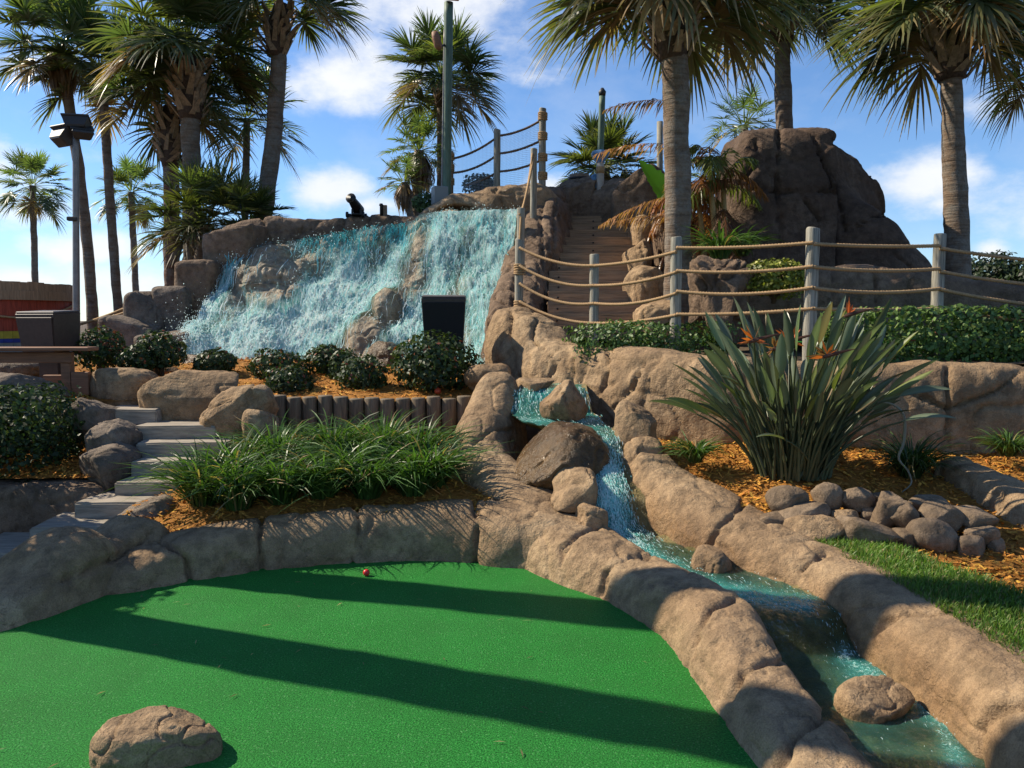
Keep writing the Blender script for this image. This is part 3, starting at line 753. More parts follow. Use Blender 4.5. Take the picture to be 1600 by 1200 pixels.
# big wall under the fence
ridge('rock_wall', [(772, 500, 9.1, .2), (800, 478, 8.85, .30), (845, 498, 8.5, .33), (872, 532, 8.15, .34), (930, 543, 7.75, .34), (1000, 548, 7.35, .34), (1065, 552, 7.05, .34), (1130, 558, 6.86, .32), (1250, 566, 6.78, .3), (1400, 567, 6.7, .3), (1500, 568, 6.65, .3), (1620, 572, 6.6, .3), (1850, 576, 6.5, .3)], .2,
      M['rock'], 'tall carved rock retaining wall under the rope fence, behind the paddle-leaf plant', amp=.055, seed=41, pw=(.5, .4), res=.024, crack_d=.06,
      cracks=[[(798, 482), (795, 520), (806, 560), (812, 590)], [(893, 560), (890, 590), (880, 610)], [(950, 548), (945, 580), (938, 612)], [(872, 560), (858, 585), (850, 600)], [(1005, 560), (990, 600), (960, 640)], [(1480, 575), (1482, 640), (1478, 700)], [(1400, 600), (1480, 640), (1560, 610), (1592, 580)], [(840, 500), (830, 530), (850, 545)]])
ridge('rock_wall', [(1462, 715, 5.95, .12), (1485, 712, 5.9, .17), (1540, 734, 5.5, .18), (1610, 764, 5.1, .18), (1720, 806, 4.7, .18), (1900, 860, 4.3, .18)], .1,
      M['rock'], 'low rock wall running off at the right edge, beside the stacked stones', amp=.04, seed=45, pw=(.55, .45))
# mid left rock pieces round the steps
boulder('boulder', (132, 576, 246, 672), 7.6, .5, M['rock'], 'flat-faced rock block behind the topmost pale step', seed=51, amp=.05, boxy=.5, cuts=3, cracks=())
boulder('boulder', (226, 580, 382, 682), 7.35, .55, M['rock'], 'widest flat-faced rock block above the pale steps', seed=53, amp=.05, boxy=.48, cuts=3)
boulder('boulder', (318, 606, 434, 702), 6.95, .55, M['rock'], 'slanted rock block between the pale steps and the log edging', seed=55, amp=.08, boxy=.6, tilt=.25, cuts=6)
boulder('boulder', (384, 636, 432, 690), 6.8, .4, M['rock'], 'small squarish rock touching the left end of the log edging', seed=57, amp=.06, boxy=.6)
boulder('boulder', (104, 618, 186, 684), 7.0, .55, M['rock_grey'], 'grey-brown rock with a flat top at the right corner of the boxy left hedge', seed=60, amp=.07, boxy=.65, level=5)
boulder('boulder', (148, 654, 214, 716), 6.6, .5, M['rock_grey'], 'rounded rock beside the middle of the pale steps, higher of two', seed=61, amp=.06, boxy=.7)
boulder('boulder', (122, 690, 212, 768), 6.3, .5, M['rock_grey'], 'rounded rock beside the middle of the pale steps, lower and larger of two', seed=62, amp=.06, boxy=.75, tilt=-.3)
boulder('boulder', (-140, 582, 112, 640), 7.4, .7, M['rock_grey'], 'long low smooth rock behind the boxy left hedge, under the wooden rail', seed=63, amp=.06, boxy=.7)
boulder('boulder', (-60, 558, 72, 596), 8.3, .6, M['rock_grey'], 'pale flat rock below the wooden rail at the left edge', seed=64, amp=.06, boxy=.65)
# rocks in and beside the stream
wr = lambda W: np.clip(1.0 - (W[:, 2] - W[:, 2].min()) / (np.ptp(W[:, 2]) * .8), 0, 1)
boulder('boulder', (842, 594, 918, 668), 6.72, .42, M['rock'], 'pointed rock splitting the small upper cascade', seed=71, amp=.09, boxy=.85, wet=wr)
boulder('boulder', (798, 660, 954, 772), 6.06, .85, M['moss_rock'], 'large dark wet rock under the upper cascade', seed=72, amp=.07, boxy=.8, wet=lambda W: np.ones(len(W)) * .7, cuts=8)
boulder('boulder', (862, 736, 930, 796), 5.55, .42, M['rock'], 'flat-topped tan rock on the inside of the left stream kerb', seed=73, amp=.08, boxy=.42, cuts=5)
boulder('boulder', (898, 784, 948, 850), 5.3, .3, M['rock'], 'small tan rock on the left of the narrow stream chute', seed=74, amp=.1, boxy=.55, cuts=7)
boulder('boulder', (1074, 850, 1142, 912), 4.72, .3, M['rock'], 'cone-shaped rock standing in the middle stream pool', seed=75, amp=.07, boxy=1.0, wet=wr)
boulder('boulder', (1306, 1062, 1430, 1142), 3.28, .26, M['rock'], 'rounded wet rock standing in the lowest stream pool', seed=76, amp=.07, boxy=.8, wet=wr)
boulder('boulder', (806, 590, 868, 614), 7.3, .5, M['rock'], 'flat capstone over the source of the stream', seed=77, amp=.06, boxy=.6)
boulder('boulder', (142, 1108, 346, 1236), 2.86, .32, M['rock'], 'lone faceted brown rock standing on the putting green', seed=95, amp=.075, boxy=1.0, level=6, cuts=8)

# ------------------------------------------------------------------ stream
SP_ = np.array([(.33, 7.6, 1.0, .34), (.33, 7.18, .995, .34), (.33, 7.1, .965, .34), (.34, 6.92, .80, .36), (.42, 6.6, .775, .36), (.60, 6.28, .73, .22), (.665, 6.12, .70, .17), (.685, 5.92, .53, .135), (.675, 5.70, .45, .135), (.69, 5.52, .38, .14), (.71, 5.38, .20, .16), (.77, 5.12, .15, .23), (.95, 4.75, .135, .36), (1.15, 4.4, .125, .42), (1.29, 4.1, .12, .42), (1.33, 3.97, .105, .42), (1.34, 3.90, .03, .42), (1.35, 3.83, -.035, .42), (1.41, 3.4, -.04, .46), (1.45, 3.0, -.042, .5), (1.47, 2.4, -.045, .5), (1.48, 1.4, -.05, .5)])
s0 = np.concatenate([[0], np.cumsum(np.linalg.norm(np.diff(SP_[:, :3], axis=0), axis=1))])
nS, nT = 420, 56
q = np.linspace(0, s0[-1], nS); SC = np.stack([np.interp(q, s0, SP_[:, i]) for i in range(4)], 1)
for _ in range(3): SC[1:-1] = (SC[:-2] + 2 * SC[1:-1] + SC[2:]) / 4
tt = np.gradient(SC[:, :2], axis=0); tt /= np.linalg.norm(tt, axis=1)[:, None]
for _ in range(25): tt[1:-1] = (tt[:-2] + tt[1:-1] * 2 + tt[2:]) / 4
nn = np.stack([tt[:, 1], -tt[:, 0]], 1)
lt = np.linspace(-1, 1, nT)
G = np.empty((nS, nT, 3))
G[..., 0] = SC[:, 0:1] + nn[:, 0:1] * SC[:, 3:4] * lt; G[..., 1] = SC[:, 1:2] + nn[:, 1:2] * SC[:, 3:4] * lt
# the lip of the lower cascade bows downstream in the middle
slope = np.clip(-np.gradient(SC[:, 2]) / (q[1] - q[0]), 0, 1.2)
sh = .10 * (1 - lt[None, :] ** 2)
G[..., 2] = SC[:, 2:3]
sx = np.clip((q[:, None] - sh), 0, None)
G[..., 2] = np.interp(sx, q, SC[:, 2])
B = G.copy(); wid_ = .16 * np.clip((.3 - SC[:, 3:4]) * 8, 0, 1); B[..., 0] += nn[:, 0:1] * wid_ * lt; B[..., 1] += nn[:, 1:2] * wid_ * lt; B[..., 2] -= .05 + .03 * fbm(G, 5, 3, 3); B[..., 2] += .07 * np.abs(lt[None, :]) ** 4
Bn = rock_disp(B, .03, 77); B[..., 2] += Bn
tag(obj('stream_bed', B.reshape(-1, 3), grid_faces(nS, nT)[:, ::-1].copy(), M['bed'], None, True, {'wet': np.ones(nS * nT) * .3}), kind='structure')
Wt = G.copy(); Wt[..., 2] += .012 * fbm(G * np.array([1, .6, .3]), 11, 3, 5) + .006 * fbm(G, 30, 2, 6)
slp = np.clip(-np.gradient(Wt[..., 2], axis=0) / (q[1] - q[0]), 0, 1)
px, py = proj(Wt)
jet = np.exp(-(seg_dist(px, py, [(948, 740), (945, 765), (960, 800), (965, 832), (1000, 862), (1040, 885), (1085, 905), (1130, 925), (1200, 935), (1260, 945)]) / 17) ** 2)
jet2 = np.exp(-(seg_dist(px, py, [(1320, 1025), (1360, 1050), (1430, 1085), (1475, 1130), (1500, 1200)]) / 22) ** 2)
foam = np.clip(.45 * jet * np.where(G[..., 1] > 5.2, 1.3, .75) + .5 * jet2 + .42 * np.exp(-((py - 735) / 10) ** 2) * (np.abs(px - 948) < 40) + .35 * slp * (fbm(G, 9, 2, 8) > .1) + .5 * np.exp(-((py - 655) / 6) ** 2) * (px < 930) + .45 * np.exp(-((py - 690) / 30) ** 2) * np.exp(-((px - 945) / 22) ** 2), 0, 1)
foam = np.where((px > 1330) & (py > 950) & (py < 1035), foam * .6, foam)
teal = np.clip(.30 + .45 * (SC[:, 1:2] > 5.2) + .8 * jet + .55 * jet2 - .2 * (np.abs(G[..., 1] - 3.9) < .12) + .3 * fbm(G, 4, 2, 9), 0, 1)
tag(obj('stream_water', Wt.reshape(-1, 3), grid_faces(nS, nT)[:, ::-1].copy(), M['stream'], None, True, {'foam': np.stack([foam.ravel(), teal.ravel(), foam.ravel() * 0], 1)}), kind='structure')

# broken foam and drops where the stream drops over its ledges
rs = np.random.default_rng(44)
pf = np.clip(jet * (G[..., 1] > 5.0) + .8 * slp * (G[..., 1] > 4.2) + .30 * jet2 + .35 * jet * (G[..., 1] <= 5.0) + .5 * slp * (px > 1290) * (G[..., 1] < 4.2) + .002, 0, 2).ravel(); pf = pf / pf.sum()
ii = rs.choice(nS * nT, 5200, p=pf); nI = len(ii)
a_ = Wt.reshape(-1, 3)[ii] + rs.normal(0, .012, (nI, 3)) * [1, 1, .25] + np.array([0, 0, .008])
flow = np.gradient(G, axis=0).reshape(-1, 3)[ii]; flow = flow / (np.linalg.norm(flow, axis=1)[:, None] + 1e-9)
ns_ = np.clip(a_[:, 1:2] / 5.6, .4, 1.2) ** 1.6; ls = (.006 + .032 * rs.random(nI) ** 2.5)[:, None] * ns_; sv = np.cross(flow, [0, 0, 1.0]) + rs.normal(0, .25, (nI, 3)); sv /= np.linalg.norm(sv, axis=1)[:, None] + 1e-9
ws = (.0012 + .0033 * rs.random(nI) ** 2)[:, None] * ns_; upv = np.array([0, 0, 1.0]) * rs.random((nI, 1)) * .012
fv_ = np.stack([a_ - flow * ls, a_ - sv * ws + upv, a_ + flow * ls, a_ + sv * ws + upv], 1).reshape(-1, 3)
ft_ = np.repeat(np.array([[.92, .98, .97]]) * (1 - .75 * rs.random((nI, 1)) ** 1.5 * np.array([[1, .35, .38]])), 4, 0)
tag(obj('stream_foam', fv_, np.arange(4 * nI).reshape(-1, 4), M['thread'], None, True, {'tint': ft_}), kind='stuff')

# ------------------------------------------------------------------ waterfall
unit_ = lambda v: v / (np.linalg.norm(v, axis=-1, keepdims=True) + 1e-9)
wf = empty('waterfall', P(540, 575, 9.4), 'wide turquoise waterfall foaming down a sloping rock face behind the clipped shrubs', 'waterfall')
TOP = np.array([P(*a) for a in [(318, 462, 10.9), (335, 430, 11.2), (372, 398, 11.3), (430, 384, 11.35), (490, 374, 11.35), (560, 362, 11.35), (640, 350, 11.35), (662, 338, 11.35), (690, 336, 11.35), (760, 333, 11.2), (812, 331, 11.0)]])
BOT = np.array([P(*a) for a in [(262, 585, 9.9), (292, 588, 9.75), (330, 592, 9.65), (400, 592, 9.55), (470, 592, 9.45), (540, 592, 9.4), (620, 592, 9.3), (660, 592, 9.2), (700, 592, 9.15), (745, 592, 9.1), (776, 592, 9.05)]])
nu, nv = 300, 190
uu = np.linspace(0, 1, nu); vv = np.linspace(0, 1, nv)
T = catmull(TOP, nu); Bt = catmull(BOT, nu)
prof_y = np.interp(vv, [0, .06, .35, .6, .8, 1], [0, .02, .20, .48, .72, 1]); prof_z = np.interp(vv, [0, .06, .35, .6, .8, 1], [0, .03, .40, .68, .86, 1])
for _ in range(8):
    prof_y[1:-1] = (prof_y[:-2] + prof_y[2:]) / 2; prof_z[1:-1] = (prof_z[:-2] + prof_z[2:]) / 2
G = np.empty((nu, nv, 3))
G[..., 0] = T[:, 0:1] + (Bt[:, 0:1] - T[:, 0:1]) * (vv * .5 + prof_y * .5)
G[..., 1] = T[:, 1:2] + (Bt[:, 1:2] - T[:, 1:2]) * prof_y
G[..., 2] = T[:, 2:3] + (Bt[:, 2:3] - T[:, 2:3]) * prof_z
N = grid_normals(G); 
if N[..., 1].mean() > 0: N = -N
fade = np.clip(vv / .06, 0, 1)[None, :]
px, py = proj(G)
bump = .17 * fbm(G, 1.15, 3, 61) + .08 * fbm(G, 4, 3, 62)
for (bx, by, br, bh) in [(430, 440, 60, .20), (605, 487, 24, .26), (575, 535, 36, .18), (310, 545, 28, .2), (350, 500, 40, .12)]:
    bump = bump + bh * np.clip(1 - ((px - bx) ** 2 + (py - by) ** 2) / br ** 2, 0, 1) ** .6
D = bump * (.15 + .85 * fade)
Rk = G + N * (D + rock_disp(G, .05, 64))[..., None]
flip = np.cross(Rk[1, 0] - Rk[0, 0], Rk[0, 1] - Rk[0, 0]) @ N[0, 0] < 0
gf = grid_faces(nu, nv); gf = gf[:, ::-1].copy() if flip else gf
obj('rock_face', Rk.reshape(-1, 3), gf, M['fall_rock'], wf, True, {'wet': np.full(nu * nv, .3)})
CAPS = [(376, 396, 340, 470, 17, .95), (340, 470, 305, 545, 24, .95), (560, 385, 540, 450, 40, .55), (625, 385, 605, 440, 26, .75), (545, 440, 480, 500, 38, 1.0), (605, 440, 560, 492, 26, 1.0), (480, 500, 330, 565, 32, 1.05), (560, 492, 420, 552, 28, 1.05), (430, 550, 300, 585, 20, 1.0), (470, 545, 560, 520, 20, .8),
        (700, 340, 690, 430, 28, .8), (760, 336, 780, 430, 38, .78), (803, 335, 790, 500, 13, .9), (690, 430, 655, 520, 30, .7), (750, 420, 755, 580, 36, .72), (655, 500, 600, 565, 24, .8), (520, 375, 520, 440, 30, .45), (640, 530, 740, 580, 30, .7)]
DRY = [(425, 450, 58, .45), (500, 420, 22, .2), (608, 490, 28, 1.1), (580, 537, 32, .8), (655, 385, 18, .3), (655, 450, 20, .2)]
foam = np.zeros((nu, nv))
for (x1, y1, x2, y2, r_, s_) in CAPS: foam = np.maximum(foam, s_ * np.exp(-(seg_dist(px, py, [(x1, y1), (x2, y2)]) / r_) ** 2))
dry = np.zeros((nu, nv))
for (x1, y1, r_, s_) in DRY: dry = np.maximum(dry, s_ * np.clip(1.25 - np.hypot(px - x1, py - y1) / r_, 0, 1))
foam = foam + .36 * fbm(G * np.array([1, 1, .5]), 2.4, 4, 71) + .04 - dry
foam = np.clip(foam, -.6, 1.1)
tealv = np.clip(np.exp(-(seg_dist(px, py, [(488, 376), (560, 366), (640, 354)]) / 20) ** 2) * 1.05 + .75 * np.exp(-(seg_dist(px, py, [(375, 397), (366, 412)]) / 9) ** 2) + .35 * np.exp(-(seg_dist(px, py, [(690, 345), (790, 342), (798, 430)]) / 14) ** 2) + .25 * np.exp(-(seg_dist(px, py, [(740, 500), (760, 590)]) / 18) ** 2), 0, 1)
Nw = N + .0
Ds = D.copy()
for _ in range(40):
    Ds[1:-1] = (Ds[:-2] + 2 * Ds[1:-1] + Ds[2:]) / 4; Ds[:, 1:-1] = (Ds[:, :-2] + 2 * Ds[:, 1:-1] + Ds[:, 2:]) / 4
Ds = Ds * .6 + D * .4
Wf = G + N * (Ds + .055 + .02 * np.clip(foam, 0, 1) * (1 + 1.5 * fbm(G * np.array([1.6, 1.6, .3]), 12, 3, 66)))[..., None]
uvw = np.stack(np.meshgrid(uu, vv, indexing='ij'), -1)
keep = gf
obj('water_sheet', Wf.reshape(-1, 3), keep, M['fall'], wf, True, {'foam': np.stack([np.clip(foam.ravel(), 0, 1.1), tealv.ravel(), foam.ravel() * 0], 1)}, uv=uvw.reshape(-1, 2))
# threads of falling water: thin strands that follow the rock down
r = np.random.default_rng(15)
nth, ks = 3200, 9
wgt = np.clip(foam + .14 + .8 * tealv, 0.03, 1.3).ravel(); wgt = wgt / wgt.sum()
idx = r.choice(nu * nv, nth, p=wgt); u0 = (idx // nv).astype(float); v0 = (idx % nv).astype(float)
ln_ = nv * (.02 + .12 * r.random(nth) ** 2.0); tks = np.linspace(0, 1, ks)
vp = np.clip(v0[:, None] + ln_[:, None] * tks, 0, nv - 1.01)
drift = np.cumsum(r.normal(0, .55, (nth, ks)), 1) - (vp - v0[:, None]) * .10 * (px.ravel()[idx] < 640)[:, None]
up_ = np.clip(u0[:, None] + drift, 0, nu - 1.01)
i0 = up_.astype(int); j0 = vp.astype(int); fu = (up_ - i0)[..., None]; fv = (vp - j0)[..., None]
Sm = lambda A: (A[i0, j0] * (1 - fu) + A[i0 + 1, j0] * fu) * (1 - fv) + (A[i0, j0 + 1] * (1 - fu) + A[i0 + 1, j0 + 1] * fu) * fv
off = (.004 + np.abs(r.normal(0, .022, nth)))[:, None, None] * (1 + .8 * np.sin(np.pi * tks))[None, :, None]
C_ = Sm(Wf) + Sm(N) * off
tg = unit_(np.gradient(C_, axis=1)); sd = unit_(np.cross(tg, Sm(N)))
wd_ = ((.0016 + .0045 * r.random(nth) ** 2)[:, None] * np.sin(np.pi * (tks * .9 + .07))[None] ** .6 * (1 + .5 * r.normal(0, .5, (nth, ks)).clip(-1, 1)))[..., None]
Vt = np.stack([C_ - sd * wd_, C_ + sd * wd_], 2).reshape(-1, 3)
kq = np.arange(nth)[:, None] * (2 * ks) + np.arange(ks - 1)[None] * 2
Ft_ = np.stack([kq, kq + 1, kq + 3, kq + 2], -1).reshape(-1, 4)
tl_ = np.clip(tealv.ravel()[idx] * .8 + r.random(nth) ** 1.6 * .7, 0, 1)[:, None]
tc_ = np.array([.93, .99, .98]) * (1 - tl_) + np.array([.10, .62, .66]) * tl_
tag(obj('water_threads', Vt, Ft_, M['thread'], wf, True, {'tint': np.repeat(tc_, 2 * ks, 0)}), kind='stuff')
# loose drops and threads of spray in front of the sheet
r = np.random.default_rng(5)
w = np.clip(foam + .12, 0.02, 1.2).ravel(); w /= w.sum()
n = 9000
idx = r.choice(nu * nv, n, p=w); c = Wf.reshape(-1, 3)[idx] + N.reshape(-1, 3)[idx] * np.abs(r.normal(0, .045, n))[:, None] + r.normal(0, .03, (n, 3))
n2 = 600
xx = r.normal(300, 22, n2); yy = r.normal(535, 30, n2); c2 = np.array([P(a, b, 9.7 + e) for a, b, e in zip(xx, yy, r.normal(0, .15, n2))])
c = np.concatenate([c, c2]); n = len(c)
sz = .0018 + .0036 * r.random(n) ** 2.5; st = 1 + 2.2 * r.random(n)
T4 = np.array([(1, 1, 1), (-1, -1, 1), (-1, 1, -1), (1, -1, -1)], float) * .8
V = c[:, None, :] + T4[None] * sz[:, None, None] * np.stack([np.ones(n), np.ones(n), st], 1)[:, None, :]
Ft = (np.array([(0, 2, 1), (0, 1, 3), (0, 3, 2), (1, 2, 3)])[None] + 4 * np.arange(n)[:, None, None]).reshape(-1, 3)
tag(obj('spray', V.reshape(-1, 3), Ft, M['spray'], wf, False), kind='stuff')

# rim and flanks of the waterfall
ridge('rock_wall', [(332, 362, 11.75, .2), (346, 356, 11.75, .26), (400, 343, 11.8, .28), (470, 341, 11.85, .28), (540, 340, 11.9, .28), (600, 338, 11.9, .28), (650, 336, 11.9, .28), (690, 330, 11.9, .28)], 2.1,
      M['rock_brown'], 'dark rock rim above the left half of the waterfall, under the black cannon', amp=.05, seed=81, pw=(.45, .35), res=.03,
      cracks=[[(410, 340), (415, 365), (425, 380)], [(475, 340), (468, 365), (462, 380)], [(540, 336), (535, 365)], [(578, 336), (570, 362)], [(610, 336), (618, 360)]])
for i, (bx, lb) in enumerate([((326, 352, 420, 470), 'squared rock block at the upper left corner of the waterfall'), ((284, 408, 352, 480), 'rock block below the leaning palm, second step down beside the waterfall'), ((248, 448, 306, 540), 'rock block third step down the left side of the waterfall'),
                              ((208, 456, 264, 545), 'rough rock block under the two thick palm trunks'), ((168, 492, 256, 560), 'low rock block behind the taller left shrubs'), ((226, 505, 320, 600), 'dark wet rock at the left foot of the waterfall')]):
    boulder('boulder', bx, 11.45 - .22 * i, .7, M['rock_brown'] if i < 2 else M['rock_grey'], lb, seed=90 + i, amp=.05, boxy=.3, cuts=2, zb=.8)
for i, (bx, lb) in enumerate([((268, 550, 360, 612), 'flat wet rock at the foot of the fall behind the small round shrub'), ((575, 535, 625, 595), 'wet brown rock rising from the foam at the foot of the fall'), ((725, 568, 800, 622), 'rough rock wedged between the big round shrub and the stream kerb'), ((160, 570, 290, 605), 'low rock under the left pair of shrubs'), ((640, 565, 740, 612), 'low rock behind the big round shrub')]):
    boulder('boulder', bx, (9.5, 9.25, 7.75, 8.9, 9.0)[i], .5, M['wet_rock'] if i in (0, 1) else M['rock'], lb, seed=110 + i, amp=.08, boxy=.65, wet=lambda W: np.full(len(W), .5))
def cave(G, N):
    px, py = proj(G)
    m = np.exp(-(((px - 712) / 27) ** 2 + ((py - 334) / 11) ** 2) ** 2)
    G = G.copy(); G[..., 1] += .9 * m; G[..., 2] += .03 * m
    return G
ridge('rock_wall', [(640, 345, 11.9, .2), (672, 326, 11.95, .34), (706, 309, 12.0, .45), (750, 299, 12.05, .5), (800, 291, 12.1, .5), (850, 286, 12.2, .45), (872, 288, 12.3, .35)], 2.8,
      M['rock'], 'arched rock brow with a dark hollow over the right half of the waterfall', amp=.07, seed=85, pw=(.6, .5), res=.022, push=cave, cracks=[[(770, 298), (785, 315), (790, 330)]])
boulder('boulder', (680, 328, 728, 350), 11.45, .4, M['rock'], 'small loose rock at the mouth of the dark hollow', seed=121, amp=.08, boxy=.8)
ridge('rock_wall', [(868, 282, 12.6, .3), (856, 296, 12.1, .36), (842, 335, 11.4, .38), (826, 385, 10.6, .38), (812, 430, 9.9, .36), (800, 474, 9.2, .34), (792, 500, 8.9, .3)], .9,
      M['rock_brown'], 'steep rock cheek between the waterfall and the plank stairs', amp=.08, seed=88, pw=(.5, .4), res=.03, cracks=[[(850, 290), (845, 350), (850, 420)], [(815, 330), (810, 400), (800, 470)], [(870, 310), (866, 360), (862, 420)]])
for i, (bx, Yb, lb) in enumerate([((984, 338, 1030, 396), 11.5, 'topmost knob of the lumpy rock pillar beside the plank stairs'), ((974, 368, 1020, 440), 10.7, 'faceted rock second from the top beside the plank stairs'), ((978, 418, 1040, 500), 9.8, 'pale rock halfway down the right side of the plank stairs'), ((988, 470, 1066, 535), 9.0, 'lowest rounded rock at the right foot of the plank stairs')]):
    boulder('boulder', bx, Yb, .7, M['rock'], lb, seed=130 + i, amp=.1, boxy=.7, cuts=7, zb=1.1)
for i, (bx, Yb, lb) in enumerate([((874, 268, 944, 350), 12.9, 'dark rock at the head of the plank stairs under the barrel'), ((900, 282, 1000, 352), 12.7, 'broad dark rock at the head of the plank stairs under the blue-capped pole'), ((955, 262, 1048, 380), 12.4, 'dark rock behind the front palm at the top of the stairs'), ((1000, 330, 1130, 470), 11.2, 'shaded rock behind the front palm trunk')]):
    boulder('boulder', bx, Yb, .8, M['rock_brown'], lb, seed=140 + i, amp=.08, boxy=.7, cuts=5, zb=1.2)
boulder('boulder', (1076, 400, 1166, 500), 8.4, .6, M['rock_brown'], 'lumpy brown rock right of the front palm trunk', seed=156, amp=.24, boxy=.75, cuts=9, zb=1.1)
ridge('rock_wall', [(1040, 470, 9.6, .25), (1180, 440, 9.3, .25), (1290, 418, 9.1, .25), (1400, 418, 9.0, .25), (1500, 432, 8.9, .25), (1640, 450, 8.8, .25), (1800, 450, 8.8, .25)], 1.0, M['rock_brown'],
      'long low rock wall at the foot of the big dark rock', amp=.05, seed=155, pw=(.45, .35), res=.035, cracks=[[(1300, 410), (1302, 480)], [(1370, 410), (1368, 480)], [(1420, 410), (1424, 480)]])
ridge('rock_mound', [(1138, 228, 11.2, .75), (1150, 214, 11.2, .8), (1230, 209, 11.3, .9), (1285, 219, 11.3, .9), (1312, 232, 11.2, .9), (1330, 254, 11.1, .8), (1342, 290, 11.0, .75), (1360, 325, 10.9, .75), (1402, 362, 10.8, .7), (1434, 395, 10.7, .6), (1470, 445, 10.6, .5)], 1.0,
      M['dark_rock'], 'big dark brown rock outcrop with deep cracks behind the rope fence', 'rock outcrop', amp=.06, seed=161, pw=(.42, .32), cap=.22, res=.03, crack_d=.09, scale=1.5,
      cracks=[[(1218, 200), (1214, 280), (1218, 380), (1212, 440)], [(1272, 215), (1290, 262), (1308, 300), (1316, 345), (1322, 372)], [(1216, 300), (1260, 302), (1305, 298)], [(1345, 255), (1362, 275), (1380, 280)], [(1330, 360), (1360, 340), (1410, 330), (1440, 345)], [(1140, 250), (1165, 290), (1216, 300)], [(1250, 305), (1280, 345)], [(1180, 216), (1182, 250), (1168, 270)]])
boulder('boulder', (1262, 201, 1306, 230), 11.2, .4, M['dark_rock'], 'small peaked rock perched on the crest of the big dark outcrop', seed=171, amp=.07, boxy=1.0)

# ------------------------------------------------------------------ steps
def plank_box(c, size, seed, rot=0, bev=.012):
    """a slab with a worn, wavy front"""
    bm = bmesh.new(); bmesh.ops.create_cube(bm, size=1)
    for v in bm.verts: v.co = Vector((v.co.x * size[0], v.co.y * size[1], v.co.z * size[2]))
    bmesh.ops.bevel(bm, geom=bm.edges[:], offset=bev, segments=2, affect='EDGES')
    bmesh.ops.subdivide_edges(bm, edges=[e for e in bm.edges if e.calc_length() > size[0] * .5], cuts=14)
    V = np.array([v.co[:] for v in bm.verts]); Fc = [[v.index for v in f.verts] for f in bm.faces]; bm.free()
    V += np.stack([fbm(V + seed, 6, 2, seed + i) for i in range(3)], 1) * .007
    cr, sr = math.cos(rot), math.sin(rot)
    V = np.stack([V[:, 0] * cr - V[:, 1] * sr, V[:, 0] * sr + V[:, 1] * cr, V[:, 2]], 1)
    return V + np.asarray(c), Fc
sr_ = empty('garden_steps', (-2.9, 5.6, 0), 'flight of pale weathered steps curving up on the left past rounded rocks', 'steps')
SPEC = [(-90, 62, 5.22, .06), (30, 180, 5.46, .17), (104, 266, 5.74, .28), (170, 330, 5.98, .38), (196, 345, 6.24, .49), (206, 350, 6.5, .60), (204, 335, 6.72, .71), (150, 240, 6.98, .82)]
for i, (x0, x1, Yf, zt) in enumerate(SPEC):
    xa, xb = (x0 - 800) / F * Yf, (x1 - 800) / F * Yf
    V, Fc = plank_box(((xa + xb) / 2, Yf + .28, zt - .09), (xb - xa, .56, .18), 40 + i, rot=(.10, .08, .06, .03, .02, -.02, -.02, 0)[i] * .5, bev=.012)
    obj('step', V, Fc, M['step'], sr_, False)
stw = empty('plank_stairs', (1.0, 9, 1.2), 'steep straight flight of brown plank stairs climbing between rock cheeks right of the waterfall', 'stairs')
nst = 13
a0, a1 = P(934, 530, 8.75), P(934, 352, 12.4)
for i in range(nst):
    t = i / (nst - 1); c = a0 + (a1 - a0) * t; w = 1.12 + .28 * t
    rise = (a1[2] - a0[2]) / (nst - 1)
    V, Fc = plank_box((c[0], c[1] + .02, c[2] + rise * .42), (w, .05, rise * .86), 60 + i, bev=.006); obj('riser', V, Fc, M['plank'], stw, False)
    V, Fc = plank_box((c[0], c[1] + .185, c[2] + rise * .93), (w, .36, .03), 80 + i, bev=.006); obj('tread', V, Fc, M['plank'], stw, False)
    for fx in (-.4, -.05, .38):
        y = c[1] - .012; V, Fc = tube([(c[0] + fx * w, y, c[2] + rise * .45), (c[0] + fx * w, y + .01, c[2] + rise * .45)], .012, 7)
        obj('bolt', V, Fc, M['black'], stw)

# ------------------------------------------------------------------ log edging
ordn = ['first', 'second', 'third', 'fourth', 'fifth', 'sixth', 'seventh', 'eighth', 'ninth', 'tenth', 'eleventh', 'twelfth', 'thirteenth', 'fourteenth', 'fifteenth', 'sixteenth', 'seventeenth', 'eighteenth', 'nineteenth', 'twentieth']
r = np.random.default_rng(3)
xl = np.linspace(436, 726, 13)
for i, x in enumerate(xl):
    top = P(x, 618 + r.uniform(-1, 5), 7.3); rd = .069 + r.uniform(-.004, .003)
    zz = np.concatenate([[top[2] - .55], np.linspace(top[2] - .4, top[2] - .012, 6), [top[2] - .004, top[2]]])
    rr = np.array([rd] * 7 + [rd * .97, rd * .9])
    pts = np.stack([np.full(9, top[0]), np.full(9, 7.3 + r.normal(0, .01)), zz], 1)
    V, Fc = tube(pts, rr, 18)
    V += np.stack([fbm(V, 9, 2, i), fbm(V, 9, 2, i + 3), 0 * V[:, 0]], 1) * .006
    o = obj('edging_log', V, Fc, M['log'], None, True)
    tag(o, f'upright round log, {ordn[i]} from the left in the edging row below the clipped shrubs', 'log', 'logs of the planter edging')
